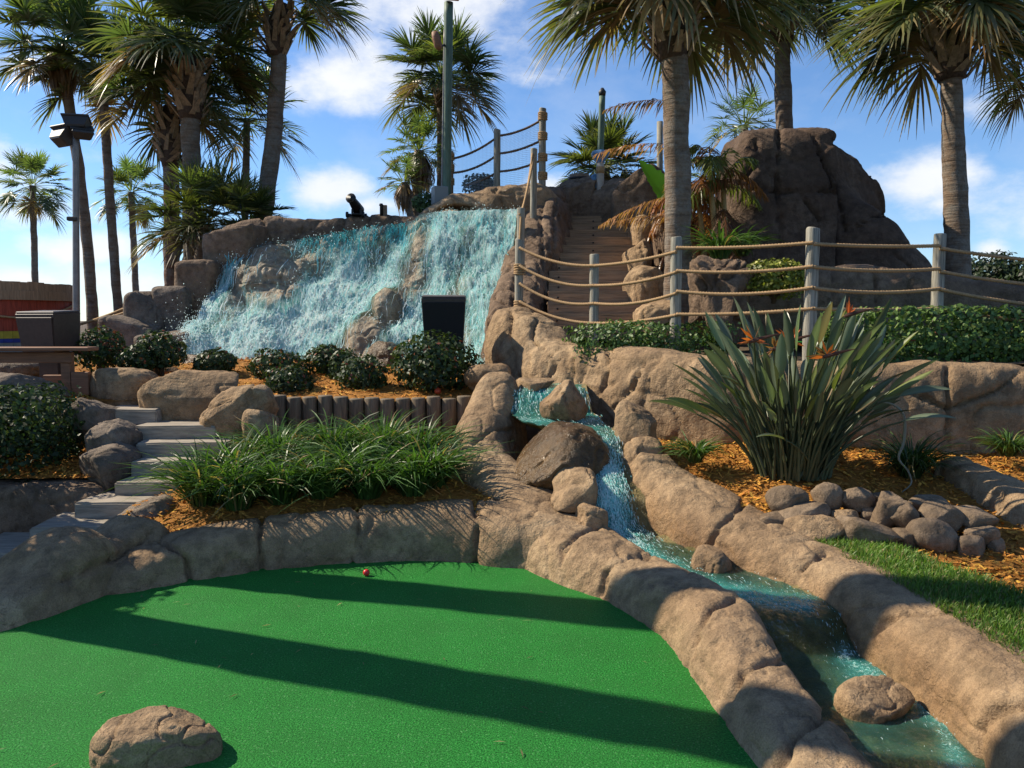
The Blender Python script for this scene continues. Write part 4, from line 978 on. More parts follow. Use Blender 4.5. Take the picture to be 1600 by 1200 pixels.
# ------------------------------------------------------------------ palms
UPZ = np.array([0, 0, 1.0])
def unit(v): return v / (np.linalg.norm(v, axis=-1, keepdims=True) + 1e-9)
def fan_frond(o, az, el, pet, Rb, nseg, droop, tint, r, tipdry=.5, wseg=.021, fold=.28, phm=2.4):
    """a fan leaf: curved stalk, then many narrow folded strips that droop at their tips"""
    f = np.array([math.cos(az) * math.cos(el), math.sin(az) * math.cos(el), math.sin(el)])
    s = np.array([-math.sin(az), math.cos(az), 0]); s = unit(s + r.normal(0, .12, 3))
    t = np.linspace(0, 1, 5)[:, None]
    sag = droop * .35 * (.3 + math.cos(el))
    pc = o + f * pet * t - UPZ * sag * pet * t ** 2
    f2 = unit(f - 2 * sag * UPZ)
    s = unit(s - f2 * (s @ f2)); u = np.cross(f2, s)
    V = []; Fc = []; T = []
    ww = np.linspace(.016, .009, 5)[:, None]
    V.append(np.stack([pc - s * ww, pc + u * ww * .8, pc + s * ww], 1).reshape(-1, 3)); n = 15
    for i in range(4):
        for j in range(2): Fc.append([i * 3 + j, i * 3 + j + 1, i * 3 + j + 4, i * 3 + j + 3])
    T.append(np.tile(np.array([.16, .19, .06]) * (.6 + tint.sum() * 1.5), (15, 1)))
    phi = np.linspace(-phm, phm, nseg) + r.normal(0, .035, nseg)
    cf = np.clip(1 - np.abs(phi) / phm, 0, 1)
    b = pc[-1] + f2 * (cf * Rb * .34)[:, None] - UPZ * (droop * .22 * Rb * cf ** 2)[:, None]
    d = f2[None] * np.cos(phi)[:, None] + s[None] * np.sin(phi)[:, None] + u[None] * (fold * np.abs(np.sin(phi)) + r.normal(0, .05, nseg))[:, None]
    d -= UPZ * (droop * .35 * cf)[:, None]
    d = unit(d)
    L = Rb * (.70 + .18 * np.cos(phi)) * r.uniform(.85, 1.08, nseg)
    tk = np.array([0, .3, .6, .82, 1.0]); wk = np.array([.55, 1.0, .8, .42, .06])
    pos = b[:, None] + d[:, None] * (L[:, None] * tk)[..., None] - UPZ * (droop * .62 * L[:, None] * tk ** 2.6 * r.uniform(.5, 1.5, (nseg, 1)))[..., None]
    wd = unit(np.cross(d, u[None]) + u[None] * r.normal(0, .45, (nseg, 1)))
    wv = wd[:, None] * (wk * wseg * Rb / .8)[None, :, None]
    A = np.stack([pos - wv, pos + wv], 2).reshape(-1, 3)      # seg, 5, 2
    V.append(A)
    k = np.arange(nseg)[:, None] * 10 + np.arange(4)[None, :] * 2 + n
    Fc2 = np.stack([k, k + 1, k + 3, k + 2], -1).reshape(-1, 4)
    tt = np.tile(tint, (nseg, 10, 1)) * r.uniform(.7, 1.3, (nseg, 1, 1))
    dry = np.array([.30, .215, .115]); mixf = (np.repeat(tk, 2)[None, :, None] ** 3) * tipdry * r.uniform(.2, 1.4, (nseg, 1, 1))
    tt = tt * (1 - np.clip(mixf, 0, 1)) + dry * np.clip(mixf, 0, 1)
    T.append(tt.reshape(-1, 3))
    return np.concatenate(V), np.concatenate([np.array(Fc), Fc2]), np.concatenate(T)
def merge(parts):
    V = []; Fc = []; T = []; n = 0
    for v, f, t in parts:
        V.append(v); Fc.append(np.asarray(f) + n); T.append(t); n += len(v)
    return np.concatenate(V), np.concatenate(Fc), np.concatenate(T)
YOUNG, MID, OLD, DEAD = np.array([.105, .15, .045]), np.array([.06, .09, .042]), np.array([.115, .115, .055]), np.array([.25, .165, .085])
def crown(c, Rc, nf, r, pet=.5, kind='sabal', nseg=46, lean=(0, 0), els=(1.35, -.30), green=1.0):
    parts = []
    for i in range(nf):
        t = (i + .5) / nf
        el = els[0] + (els[1] - els[0]) * t ** .85 + r.normal(0, .10)
        az = i * 2.39996 + r.normal(0, .25)
        tint = (YOUNG * (1 - t) + MID * t) if t < .75 else (MID * (1 - (t - .75) / .25 * .7) + OLD * (t - .75) / .25 * .7)
        if t > .88 and r.random() < .45: tint = DEAD * r.uniform(.6, 1.1)
        tint = tint * r.uniform(.7, 1.35) * green
        if r.random() < .18: tint = tint * np.array([1.5, 1.25, .9])
        dr = (.14 + .44 * t) if kind == 'sabal' else (.10 + .35 * t)
        p = pet * r.uniform(.8, 1.15) * 1.12; Rb = (1 - pet) * Rc * r.uniform(.85, 1.1) * .98
        o = c + np.array([math.cos(az), math.sin(az), 0]) * .06 + UPZ * (.20 * (1 - t) - .1) * Rc * .6
        parts.append(fan_frond(o, az, el, p * Rc, Rb, nseg, dr, tint, r, tipdry=.22 + .5 * t, wseg=.020 if kind == 'sabal' else .027, fold=.38 if kind == 'sabal' else .2))
    return merge(parts)
def trunk_mesh(p0, p1, r0, r1, r, bow=(0, 0), n=60, ns=20):
    t = np.linspace(0, 1, n)[:, None]
    pts = p0 + (p1 - p0) * t + np.array([bow[0], bow[1], 0]) * (t * (1 - t) * 4)
    rad = (r0 + (r1 - r0) * t[:, 0]) * (1 + .30 * np.exp(-t[:, 0] * 14))
    V, Fc = tube(pts, rad, ns)
    V = V + np.stack([fbm(V, 3, 2, 1), fbm(V, 3, 2, 2), V[:, 0] * 0], 1) * r0 * .12
    zz = fbm(np.stack([V[:, 0] * 1.2, V[:, 1] * 1.2, V[:, 2] * 16], -1), 1, 2, 4)
    ax = np.repeat(pts, ns, 0); V[:len(ax)] += (V[:len(ax)] - ax) * (zz[:len(ax)] * .07)[:, None]
    return V, Fc
def boots(p0, p1, rad, r, n=44):
    mb = MB(); ax = p1 - p0
    for i in range(n):
        t = (i + r.random()) / n; az = i * 2.39996 + r.normal(0, .2)
        c = p0 + ax * t; rr = rad * (1.0 + .25 * t)
        dirn = np.array([math.cos(az), math.sin(az), 0]); s = np.array([-math.sin(az), math.cos(az), 0])
        lean = r.uniform(.25, .7); tw = r.normal(0, .45)
        up = unit(UPZ * math.cos(lean) + dirn * math.sin(lean) + s * tw)
        L = rad * r.uniform(1.2, 2.0); w = rad * r.uniform(.22, .36)
        b = c + dirn * rr * .82
        q = [b - s * w, b + s * w, b + up * L + s * w * .55, b + up * L - s * w * .55]
        th = dirn * rad * .16
        mb.add([*q, *(np.array(q) + th)], [[0, 1, 2, 3], [7, 6, 5, 4], [0, 4, 5, 1], [1, 5, 6, 2], [2, 6, 7, 3], [3, 7, 4, 0]])
    return mb
def skirt(c, rad, L, r, n=220):
    az = r.uniform(0, 6.283, n); rr = rad * r.uniform(.3, 1.0, n) ; h = r.random(n) * .45
    top = c + np.stack([np.cos(az) * rr * .5, np.sin(az) * rr * .5, -h * L * .5], 1)
    mid = c + np.stack([np.cos(az) * rr * 1.15, np.sin(az) * rr * 1.15, -h * L - L * .3], 1)
    bot = c + np.stack([np.cos(az) * rr * .9, np.sin(az) * rr * .9, -h * L - L * r.uniform(.45, .7, n)], 1)
    s = np.stack([-np.sin(az), np.cos(az), az * 0], 1) * (rad * r.uniform(.04, .10, n))[:, None]
    V = np.stack([top - s, top + s, mid - s, mid + s, bot - s * .2, bot + s * .2], 1).reshape(-1, 3)
    k = np.arange(n)[:, None] * 6
    Fc = np.concatenate([k + [[0, 1, 3, 2]], k + [[2, 3, 5, 4]]])
    return V, Fc, np.repeat(np.array([.24, .15, .085]) * r.uniform(.45, 1.25, (n, 1)), 6, 0)
def palm(label, base, top, dia, Rc, nf, seed, kind='sabal', nboot=0, blen=.6, sk=0, bow=(0, 0), trunk='trunk', zb=None, els=(1.35, -.30), nseg=46, pet=.45, ctop=None, name='palm_tree', green=1.0, r1=None, group=None):
    r = np.random.default_rng(seed)
    p0, p1 = P(*base), P(*top)
    if zb is not None and p0[2] > zb:
        d = (p0 - p1); p0 = p1 + d * ((p1[2] - zb) / (p1[2] - p0[2]))
    e = empty(name, p0, label, 'palm tree', group)
    V, Fc = trunk_mesh(p0, p1, dia / 2, (r1 or dia * .45), r, bow)
    obj('trunk', V, Fc, M[trunk], e, True)
    ax = unit(p1 - p0)
    if nboot:
        b0 = p1 - ax * blen * .75
        V, Fc = tube([b0 - ax * .02, b0 + ax * blen * .15, b0 + ax * blen * .6, b0 + ax * blen * 1.1], [dia * .5, dia * .62, dia * .66, dia * .4], 14)
        obj('fibre_sheath', V, Fc, M['boot_dark'], e, True)
        boots(b0, b0 + ax * blen * .95, dia * .6, r, nboot).build('leaf_bases', M['boot'], e)
    c = p1 + ax * (blen * .55 if nboot else 0)
    V, Fc, T = crown(c, Rc, nf, r, pet, kind, nseg, els=els, green=green)
    obj('crown', V, Fc, M['palm_leaf'], e, False, {'tint': T})
    if sk:
        V, Fc, T = skirt(c - UPZ * .05, sk, sk * 2.6, r)
        obj('dead_leaf_skirt', V, Fc, M['palm_leaf'], e, False, {'tint': T})
    return e
palm('tall thick palm with the biggest crown, standing in front of the plank stairs', (1057, 500, 9.3), (1050, 6, 9.3), .30, 1.56, 76, 201, nboot=60, blen=.8, zb=1.15, bow=(.03, 0), r1=.155, pet=.42, els=(1.4, -.16))
palm('straight palm at the far right whose trunk rises behind the last rope fence post', (1497, 425, 10.6), (1484, 52, 10.6), .33, 1.5, 64, 202, nboot=54, blen=.75, zb=1.1, r1=.12, pet=.40, els=(1.4, -.16))
palm('palm whose trunk rises from behind the big dark outcrop', (1226, 215, 13.6), (1221, 30, 13.6), .29, 1.35, 54, 203, nboot=30, blen=.5, zb=1.2, pet=.42)
palm('mid-distance palm with a full round crown behind the green pole', (690, 335, 16.5), (690, 140, 16.5), .20, 1.24, 46, 204, nboot=20, blen=.45, zb=2.7, pet=.40)
palm('thick grey-trunked palm of the left group, with large pale leaf stubs', (303, 430, 14.0), (296, 118, 14.0), .335, 1.48, 52, 205, nboot=60, blen=.95, zb=1.0, pet=.42, els=(1.4, -.16))
palm('shorter reddish-trunked palm just left of the grey-trunked one', (269, 455, 14.6), (266, 196, 14.6), .285, 1.35, 36, 206, nboot=54, blen=.95, zb=1.0, trunk='trunk_red', pet=.42, els=(1.4, -.16))
palm('leaning palm whose trunk slopes up to the right behind the waterfall rim', (404, 352, 14.3), (437, 32, 14.3), .30, 1.36, 40, 207, nboot=40, blen=.8, zb=2.6, bow=(.10, 0), pet=.42, els=(1.4, -.16))
palm('tall slim leaning palm with a brown dead-leaf skirt, behind the floodlight pole', (141, 495, 16), (92, 75, 16), .21, 1.25, 30, 208, kind='wash', zb=1.0, bow=(.12, 0), sk=.34, pet=.45)
palm('tall slim dark palm leaning left, between the floodlight pole and the thick palms', (187, 495, 16), (160, 110, 16), .18, 1.3, 28, 209, kind='wash', zb=1.0, bow=(-.03, 0), pet=.45)
palm('small far palm standing alone at the left, behind the red barrel', (55, 450, 24), (51, 290, 24), .19, 1.05, 40, 210, kind='wash', zb=.9, nseg=32, els=(1.4, -.8), pet=.5, green=1.3)
palm('small far palm seen between the slim palms and the thick palms', (214, 497, 22), (205, 300, 22), .18, .95, 38, 211, kind='wash', zb=.9, nseg=32, els=(1.4, -.8), pet=.5, green=1.2)
palm('slender palm mostly hidden behind the thick palms, left of the leaning one', (384, 290, 15.5), (386, 185, 15.5), .14, 1.15, 30, 212, zb=2.0, nseg=30)
palm('taller of two short shaggy palms left of the green pole', (651, 330, 16.2), (655, 235, 16.2), .22, .72, 28, 213, kind='wash', zb=2.7, sk=.30, nseg=28, green=1.35, pet=.5)
palm('shorter of two short shaggy palms left of the green pole', (640, 330, 15.7), (632, 285, 15.7), .14, .55, 22, 214, kind='wash', zb=2.7, sk=.2, nseg=26, green=1.2, pet=.5)
palm('small palm crown showing over the big outcrop left of the tall trunk', (1165, 260, 15), (1163, 195, 15), .15, .72, 26, 215, zb=1.2, nseg=28, green=1.2)
palm('palm crown cut by the right edge of the picture', (1660, 420, 11.5), (1662, 95, 11.5), .30, 1.15, 34, 216, zb=1.2, nboot=20, blen=.5)
# trunkless fan palms
palm('broad trunkless fan palm bush behind the thick left palms', (318, 372, 13.6), (322, 350, 13.6), .2, 1.12, 40, 217, zb=2.2, els=(1.4, -.1), pet=.45, name='palmetto_bush', green=.62)
palm('second trunkless fan palm bush leaning right beside the leaning palm', (385, 372, 13.2), (385, 350, 13.2), .16, .85, 28, 218, zb=2.2, els=(1.35, .0), pet=.45, name='palmetto_bush', green=.6)
palm('dark trunkless fan palm bush behind the blue-capped pole', (945, 290, 14.6), (945, 265, 14.6), .2, 1.0, 40, 219, zb=2.6, els=(1.4, -.25), pet=.42, name='palmetto_bush', green=.7)
# two palms just outside the left edge: their trunks throw the long stripes over the green
for i, (x, y) in enumerate([(-4.45, 5.63), (-4.6, 4.98)]):
    r = np.random.default_rng(230 + i)
    e = empty('palm_tree', (x, y, .1), ('palm just outside the left edge, trunk shading the middle of the green', 'nearer palm just outside the left edge, trunk shading the front of the green')[i], 'palm tree')
    p0, p1 = np.array([x, y, .1]), np.array([x + (.12, .22)[i], y + (.22, -.85)[i], 8.2])
    V, Fc = trunk_mesh(p0, p1, .21, .18, r, ((.06, .16)[i], 0)); obj('trunk', V, Fc, M['trunk'], e, True)
    V, Fc, T = crown(p1, 1.6, 30, r, .42, 'sabal', 30); obj('crown', V, Fc, M['palm_leaf'], e, False, {'tint': T})

# ------------------------------------------------------------------ shrubs
def leaf_cloud(c, N, size, r, cols, flat=.0):
    n = len(c)
    N = unit(N + r.normal(0, .55, (n, 3)) + np.array([0, 0, .25]))
    a = unit(np.cross(N, r.normal(size=(n, 3)))); b = np.cross(N, a)
    L = size * r.uniform(.7, 1.3, n)[:, None]; w = L * .36
    q = np.stack([c - a * L * .5, c + b * w * .9 - N * L * .05, c + a * L * .55 - N * L * .18, c - b * w * .9 - N * L * .05], 1).reshape(-1, 3)
    k = np.arange(n)[:, None] * 4
    Fc = np.concatenate([k + [[0, 1, 2]], k + [[0, 2, 3]]])
    return q, Fc, np.repeat(cols, 4, 0)
LEAFG = np.array([.030, .052, .018])
def shrub(label, box, Y, depth, seed, leaf=.042, n=2200, base=LEAFG, tipc=(.09, .12, .04), red=.04, boxy=1.0, stem=True, name='shrub', cat='shrub', lum=.34, zb=None, group=None):
    r = np.random.default_rng(seed)
    x0, y0, x1, y1 = box
    if n == 1900: x0, x1, y0 = x0 + 4, x1 - 4, y0 + 3
    c = P((x0 + x1) / 2, (y0 + y1) / 2, Y); R3 = np.array([(x1 - x0) * Y / F, depth, (y1 - y0) * Y / F]) / 2
    d = unit(r.normal(size=(n, 3)))
    ds = np.sign(d) * np.abs(d) ** boxy; ds = ds / (np.abs(ds) ** (2 / boxy)).sum(1, keepdims=True) ** (boxy / 2) if boxy < 1 else d
    if boxy < 1:
        ds = d / (np.abs(d) ** 6).sum(1, keepdims=True) ** (1 / 6)
    lump = 1 + lum * fbm(d * 1.0 + seed, 2.2, 3, seed) + .10 * fbm(d + seed, 6, 2, seed + 3)
    rad = np.where(r.random(n) < .72, r.uniform(.86, 1.03, n), r.uniform(.35, .9, n)) * lump
    p = c + ds * R3 * rad[:, None]
    bottom = p[:, 2] < c[2] - R3[2] * .75
    p = p[~bottom | (r.random(n) < .4)]; m = len(p); d = unit((p - c) / R3)
    cols = base * r.uniform(.55, 1.5, (m, 1)) * (1 + .3 * fbm(p, 6, 2, seed))[:, None]
    tip = (r.random(m) < .16) & (d[:, 2] > .1); cols[tip] = np.array(tipc) * r.uniform(.7, 1.3, (tip.sum(), 1))
    rd = (r.random(m) < red) & (d[:, 2] > -.1); cols[rd] = np.array([.20, .055, .03]) * r.uniform(.6, 1.5, (rd.sum(), 1))
    V, Fc, T = leaf_cloud(p, d, leaf, r, cols)
    bz = c[2] - R3[2] if zb is None else zb
    e = empty(name, (c[0], c[1], bz), label, cat, group)
    obj('foliage', V, Fc, M['bush_leaf'], e, False, {'tint': T})
    if stem:
        mb = MB()
        for i in range(6):
            az = i * 1.05 + r.normal(0, .3); f = r.uniform(.25, .55)
            mb.tube([(c[0] + r.normal(0, .02), c[1], bz - .05), (c[0] + math.cos(az) * R3[0] * f * .5, c[1] + math.sin(az) * R3[1] * f * .5, bz + R3[2] * .5), (c[0] + math.cos(az) * R3[0] * f, c[1] + math.sin(az) * R3[1] * f, c[2] + R3[2] * .3)], [.016, .012, .006], 6)
        mb.build('stem', M['stem'], e, True)
    return e
SH = [((116, 508, 196, 582), 8.3, .55, 'dark clipped shrub touching the end of the wooden rail, with reddish tips'),
      ((184, 536, 250, 586), 8.2, .45, 'low dark shrub tucked against a taller one left of the waterfall foot'),
      ((208, 516, 292, 580), 8.45, .55, 'rounded shrub on bare stems at the left foot of the waterfall'),
      ((300, 544, 374, 588), 8.6, .5, 'small low shrub standing alone in the mulch before the left foam'),
      ((386, 544, 482, 598), 8.5, .55, 'low wide shrub at the left of the five clustered over the logs'),
      ((410, 570, 490, 622), 7.9, .5, 'rounded shrub nearest the left end of the log edging'),
      ((476, 534, 548, 588), 8.7, .5, 'reddish-tipped shrub farthest back in the cluster before the waterfall'),
      ((508, 544, 572, 600), 8.5, .45, 'narrow shrub in the middle of the cluster before the waterfall'),
      ((526, 554, 610, 617), 7.95, .5, 'rounded shrub above the middle of the log edging'),
      ((610, 522, 746, 618), 7.9, .8, 'biggest round clipped shrub, in front of the black box speaker')]
for i, (bx, Yb, dp, lb) in enumerate(SH):
    shrub(lb, bx, Yb, dp, 300 + i, n=(3600 if i == 9 else 1900), leaf=.048 if i == 9 else .042, red=.10 if i in (0, 4, 6) else .03)
shrub('boxy clipped hedge in shade at the left edge above the rock wall', (-150, 606, 106, 748), 6.55, .9, 320, n=9000, leaf=.045, boxy=.5, red=0, name='hedge', cat='hedge', lum=.06, base=LEAFG * .9)
shrub('long leafy hedge on top of the rock wall behind the right rope fence', (1290, 482, 1800, 592), 7.25, .7, 321, n=13000, leaf=.05, boxy=.5, red=.006, name='hedge', cat='hedge', lum=.10, base=np.array([.08, .14, .032]), tipc=(.19, .25, .07))
shrub('low bright-leaved ground cover below the second and third rope fence posts', (905, 505, 1130, 566), 7.75, .5, 322, n=4200, leaf=.04, boxy=.5, red=0, name='shrub', lum=.35, base=np.array([.06, .11, .028]), tipc=(.16, .22, .07))
shrub('yellow-green variegated shrub behind the rope fence', (1156, 404, 1264, 466), 8.3, .5, 323, n=2200, leaf=.05, red=0, base=np.array([.17, .19, .03]), tipc=(.38, .36, .08), lum=.3)
shrub('dark green shrub beside the grey utility box', (646, 302, 684, 336), 12.6, .5, 324, n=900, leaf=.05, red=0, base=np.array([.06, .10, .03]))
shrub('low dark shrub under the netted upper fence', (722, 272, 778, 306), 12.9, .5, 325, n=900, leaf=.05, red=.02)
shrub('small spiky-topped shrub at the foot of the middle netted fence post', (744, 276, 770, 300), 12.7, .3, 326, n=400, leaf=.06, red=0)
shrub('tall dark shrub added out of view beyond the left edge to shade the lowest steps', (-440, 400, -190, 830), 5.3, 1.7, 340, n=16000, leaf=.07, red=0, zb=.1)  # unseen shrub, added and sized only to throw shade on the lower left
for i, (bx, Yb) in enumerate([((1500, 400, 1600, 470), 20), ((1570, 396, 1720, 480), 19), ((1660, 380, 1900, 500), 21)]):
    shrub(('dark distant shrub mass right of the straight palm trunk', 'dark distant shrub mass at the right edge behind the ropes', 'dark distant shrub mass beyond the right edge')[i], bx, Yb, 2.0, 330 + i, n=3500, leaf=.11, red=0, base=LEAFG * .7, tipc=(.04, .06, .02), zb=.8)

# ------------------------------------------------------------------ strappy grass
def strap_clump(c, n, L, w, r, spread=1.0, base=np.array([.062, .125, .026]), arch=1.0):
    az = r.uniform(0, 6.283, n); el = np.clip(r.normal(1.28, .19, n) - .25 * (spread - 1), .15, 1.5)
    ln = L * r.uniform(.6, 1.15, n); k = 7; t = np.linspace(0, 1, k)
    o = c + np.stack([np.cos(az), np.sin(az), az * 0], 1) * (.10 * L * np.sqrt(r.random(n)))[:, None] * 1.6
    h = ln[:, None] * (np.cos(el)[:, None] * t + .42 * arch * t ** 2.2); z = ln[:, None] * (np.sin(el)[:, None] * t - .62 * arch * t ** 2.5 * r.uniform(.5, 1.3, (n, 1)))
    dirn = np.stack([np.cos(az), np.sin(az)], 1)
    pos = np.empty((n, k, 3)); pos[..., :2] = o[:, None, :2] + dirn[:, None] * h[..., None]; pos[..., 2] = o[:, 2:3] + z
    bend = r.normal(0, .12, n)[:, None] * t ** 2 * ln[:, None]
    side = np.stack([-np.sin(az), np.cos(az), az * 0], 1); pos += side[:, None] * bend[..., None]
    tw = unit(side + np.array([0, 0, 1]) * r.normal(0, .4, (n, 1)))
    wk = w * np.array([.7, 1, 1, .95, .8, .5, .05])
    A = np.stack([pos - tw[:, None] * wk[None, :, None], pos + tw[:, None] * wk[None, :, None]], 2).reshape(-1, 3)
    q = np.arange(n)[:, None] * (2 * k) + np.arange(k - 1)[None] * 2
    Fc = np.stack([q, q + 1, q + 3, q + 2], -1).reshape(-1, 4)
    col_ = base * r.uniform(.55, 1.5, (n, 1)); dry = r.random(n) < .05; col_[dry] = np.array([.30, .22, .10])
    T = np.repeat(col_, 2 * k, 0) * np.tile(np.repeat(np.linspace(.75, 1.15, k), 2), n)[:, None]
    return A, Fc, T
G_ = [(318, 775, 5.62), (366, 735, 5.95), (372, 790, 5.55), (430, 715, 6.3), (440, 775, 5.65), (520, 705, 6.45), (505, 765, 5.75), (575, 765, 5.75), (600, 705, 6.45), (645, 755, 5.8), (655, 710, 6.35), (676, 738, 5.95), (545, 735, 6.05)]
GL = ['leftmost grass clump, spilling over the dark smooth boulder', 'grass clump beside the middle of the pale steps', 'front grass clump over the first crack of the low wall', 'grass clump below the left end of the log edging', 'front grass clump over the low wall, second from the steps', 'grass clump below the fourth and fifth edging logs', 'front grass clump near the middle of the low wall',
      'front grass clump straight above the red golf ball', 'grass clump below the middle of the log edging', 'front grass clump right of the golf ball', 'grass clump below the right end of the log edging', 'rightmost grass clump, throwing blade shadows on the stream kerb', 'grass clump in the heart of the long strappy planting']
for i, (a, b_, Yb) in enumerate(G_):
    r = np.random.default_rng(400 + i); p = P(a, b_ + 18, Yb); p[2] = float(zM2(p[0], p[1])) 
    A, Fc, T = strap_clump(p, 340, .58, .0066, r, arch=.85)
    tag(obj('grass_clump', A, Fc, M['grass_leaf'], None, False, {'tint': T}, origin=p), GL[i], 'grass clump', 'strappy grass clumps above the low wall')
for (a, b_, Yb, n, L, lb, bs) in [(1086, 722, 5.85, 260, .30, 'small strappy grass clump left of the paddle-leaf plant', 1.0), (1422, 745, 5.75, 330, .46, 'dark strappy grass clump in the shade right of the paddle-leaf plant', .7), (1575, 712, 6.0, 240, .32, 'strappy grass clump behind the low wall at the right edge', 1.0),
                                  (1125, 405, 8.9, 160, .55, 'arching strap-leaved lily clump right of the front palm trunk', 1.25), (660, 325, 12.0, 0, 0, '', 1), (1160, 400, 9.6, 120, .5, 'strap-leaved lily clump at the foot of the big dark outcrop', 1.1)]:
    if not n: continue
    r = np.random.default_rng(int(a)); p = P(a, b_, Yb)
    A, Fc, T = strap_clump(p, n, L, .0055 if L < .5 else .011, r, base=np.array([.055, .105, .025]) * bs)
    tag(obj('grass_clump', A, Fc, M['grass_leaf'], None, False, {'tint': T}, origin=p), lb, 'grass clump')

# ------------------------------------------------------------------ paddle-leaf plant (orange crane-like flowers)
def paddle_plant():
    r = np.random.default_rng(55)
    base = P(1240, 738, 5.75)
    e = empty('flowering_plant', base, 'large clump of upright grey-green paddle leaves with a few ragged orange flowers, in orange mulch', 'plant')
    S = MB(); Lf = []
    for i in range(190):
        a = r.uniform(0, 6.283); rr = .21 * math.sqrt(r.random())
        o = base + np.array([math.cos(a) * rr * 1.25, math.sin(a) * rr * .8, -.03])
        out = np.array([math.cos(a) + r.normal(0, .35), .75 * math.sin(a) + r.normal(0, .25), 0]); 
        k = abs(r.normal(0, .34)) + .08 + .40 * rr / .21
        if i < 7:
            k = r.uniform(1.0, 1.5); out = np.array([(-1 if i < 4 else 1) * r.uniform(.8, 1), r.normal(-.2, .3), 0])
        H = r.uniform(.50, 1.14) * (1 - .22 * min(k, 1.2)); out = out / (np.linalg.norm(out) + 1e-6)
        t = np.linspace(0, 1, 9)[:, None]
        pts = o + UPZ * H * (t - .16 * k * t ** 2.5) + out * (H * k * .62) * (t * .55 + .45 * t ** 2)
        S.tube(pts, np.linspace(.013, .006, 9), 5, cap=False, tint=np.array([.075, .095, .048]) * r.uniform(.7, 1.35))
        f = unit(pts[-1] - pts[-2]); 
        s = unit(np.cross(f, UPZ) + r.normal(0, .5, 3)); s = unit(s - f * (s @ f)); u = np.cross(s, f)
        L = r.uniform(.26, .40); W = L * r.uniform(.075, .125)
        tk = np.linspace(0, 1, 10); wk = W * np.sin(np.pi * np.clip(tk, 0, 1) ** .8) ** .75 + .003; wk[-1] = .001
        droop = r.uniform(.0, .12) + .18 * max(0, k - .6)
        mid = pts[-1] + f * (L * tk)[:, None] - UPZ * (droop * L * tk ** 2)[:, None]
        fold = r.uniform(.25, .8)
        Lr = mid + s * wk[:, None] * math.cos(fold) + u * wk[:, None] * math.sin(fold)
        Rr = mid - s * wk[:, None] * math.cos(fold) + u * wk[:, None] * math.sin(fold)
        V = np.stack([Lr, mid, Rr], 1).reshape(-1, 3)
        Fq = np.array([[q * 3 + j, q * 3 + j + 1, q * 3 + j + 4, q * 3 + j + 3] for q in range(9) for j in range(2)])
        tint = np.array([.088, .110, .070]) * r.uniform(.6, 1.6)
        if r.random() < .16: tint = np.array([[.12, .14, .04], [.20, .15, .08]][int(r.random() < .4)])
        T = np.tile(tint, (30, 1)); T[1::3] *= 1.7
        Lf.append((V, Fq, T))
    S.build('stalks', M['strel'], e, True, tint=True)
    V, Fc, T = merge(Lf); obj('paddle_leaves', V, Fc, M['strel'], e, True, {'tint': T})
    # one bent dry leaf hanging on the right
    pts = np.array([P(a, b, 5.5) for a, b in [(1370, 628), (1395, 632), (1412, 650), (1412, 690), (1404, 716), (1418, 735), (1424, 755), (1408, 770)]])
    V, Fc = tube(catmull(pts, 30), np.concatenate([np.linspace(.004, .012, 12), np.linspace(.012, .004, 18)]), 5)
    obj('dry_leaf', V, Fc, M['flower'], e, True, {'tint': np.tile([.30, .28, .24], (len(V), 1))})['label'] = 'bent pale dry leaf'
    # flowers: beak and a spray of pointed orange sepals
    for (fx, fy, Yf, dryf, lb) in [(1178, 532, 5.1, .5, 'ragged half-dry orange flower on the left'), (1292, 556, 5.0, .5, 'ragged half-dry orange flower low in the middle'), (1326, 492, 5.4, 0, 'fresh upright orange flower'), (1210, 545, 5.45, .9, 'withered brown flower'), (1236, 532, 5.6, .2, 'small orange flower among the leaves')]:
        c = P(fx, fy, Yf); mb = MB()
        stalk = catmull(np.array([base + np.array([0, 0, .3]), (base + c) / 2 + np.array([(c[0] - base[0]) * .2, 0, .12]), c]), 10)
        n = 13 if dryf else 6
        for j in range(n):
            az = r.uniform(-.6, 3.7); el = r.uniform(.1, 1.3) if not dryf else r.uniform(-.5, 1.1)
            d = np.array([math.cos(az) * math.cos(el) * (1 if dryf else .4), -.3 * math.sin(az), math.sin(el)]); d = unit(d); L = r.uniform(.07, .14)
            s = unit(np.cross(d, r.normal(size=3))) * .011
            tc_ = np.array([.55, .13, .03]) if r.random() > dryf else np.array([.22, .10, .05])
            mb.add([c - s * .6, c + d * L * .5 - s, c + d * L, c + d * L * .5 + s], [[0, 1, 2, 3]], tc_)
        V, Fc = tube(np.array([c - np.array([.03, 0, .012]), c, c + np.array([.10, -.02, .03]), c + np.array([.17, -.03, .045])]), [.008, .016, .009, .001], 6); mb.add(V, Fc, np.array([.14, .07, .05]))
        V, Fc = tube(stalk, .006, 5); mb.add(V, Fc, np.array([.07, .085, .04]))
        mb.build('flower', M['flower'], e, False, tint=True)['label'] = lb
paddle_plant()

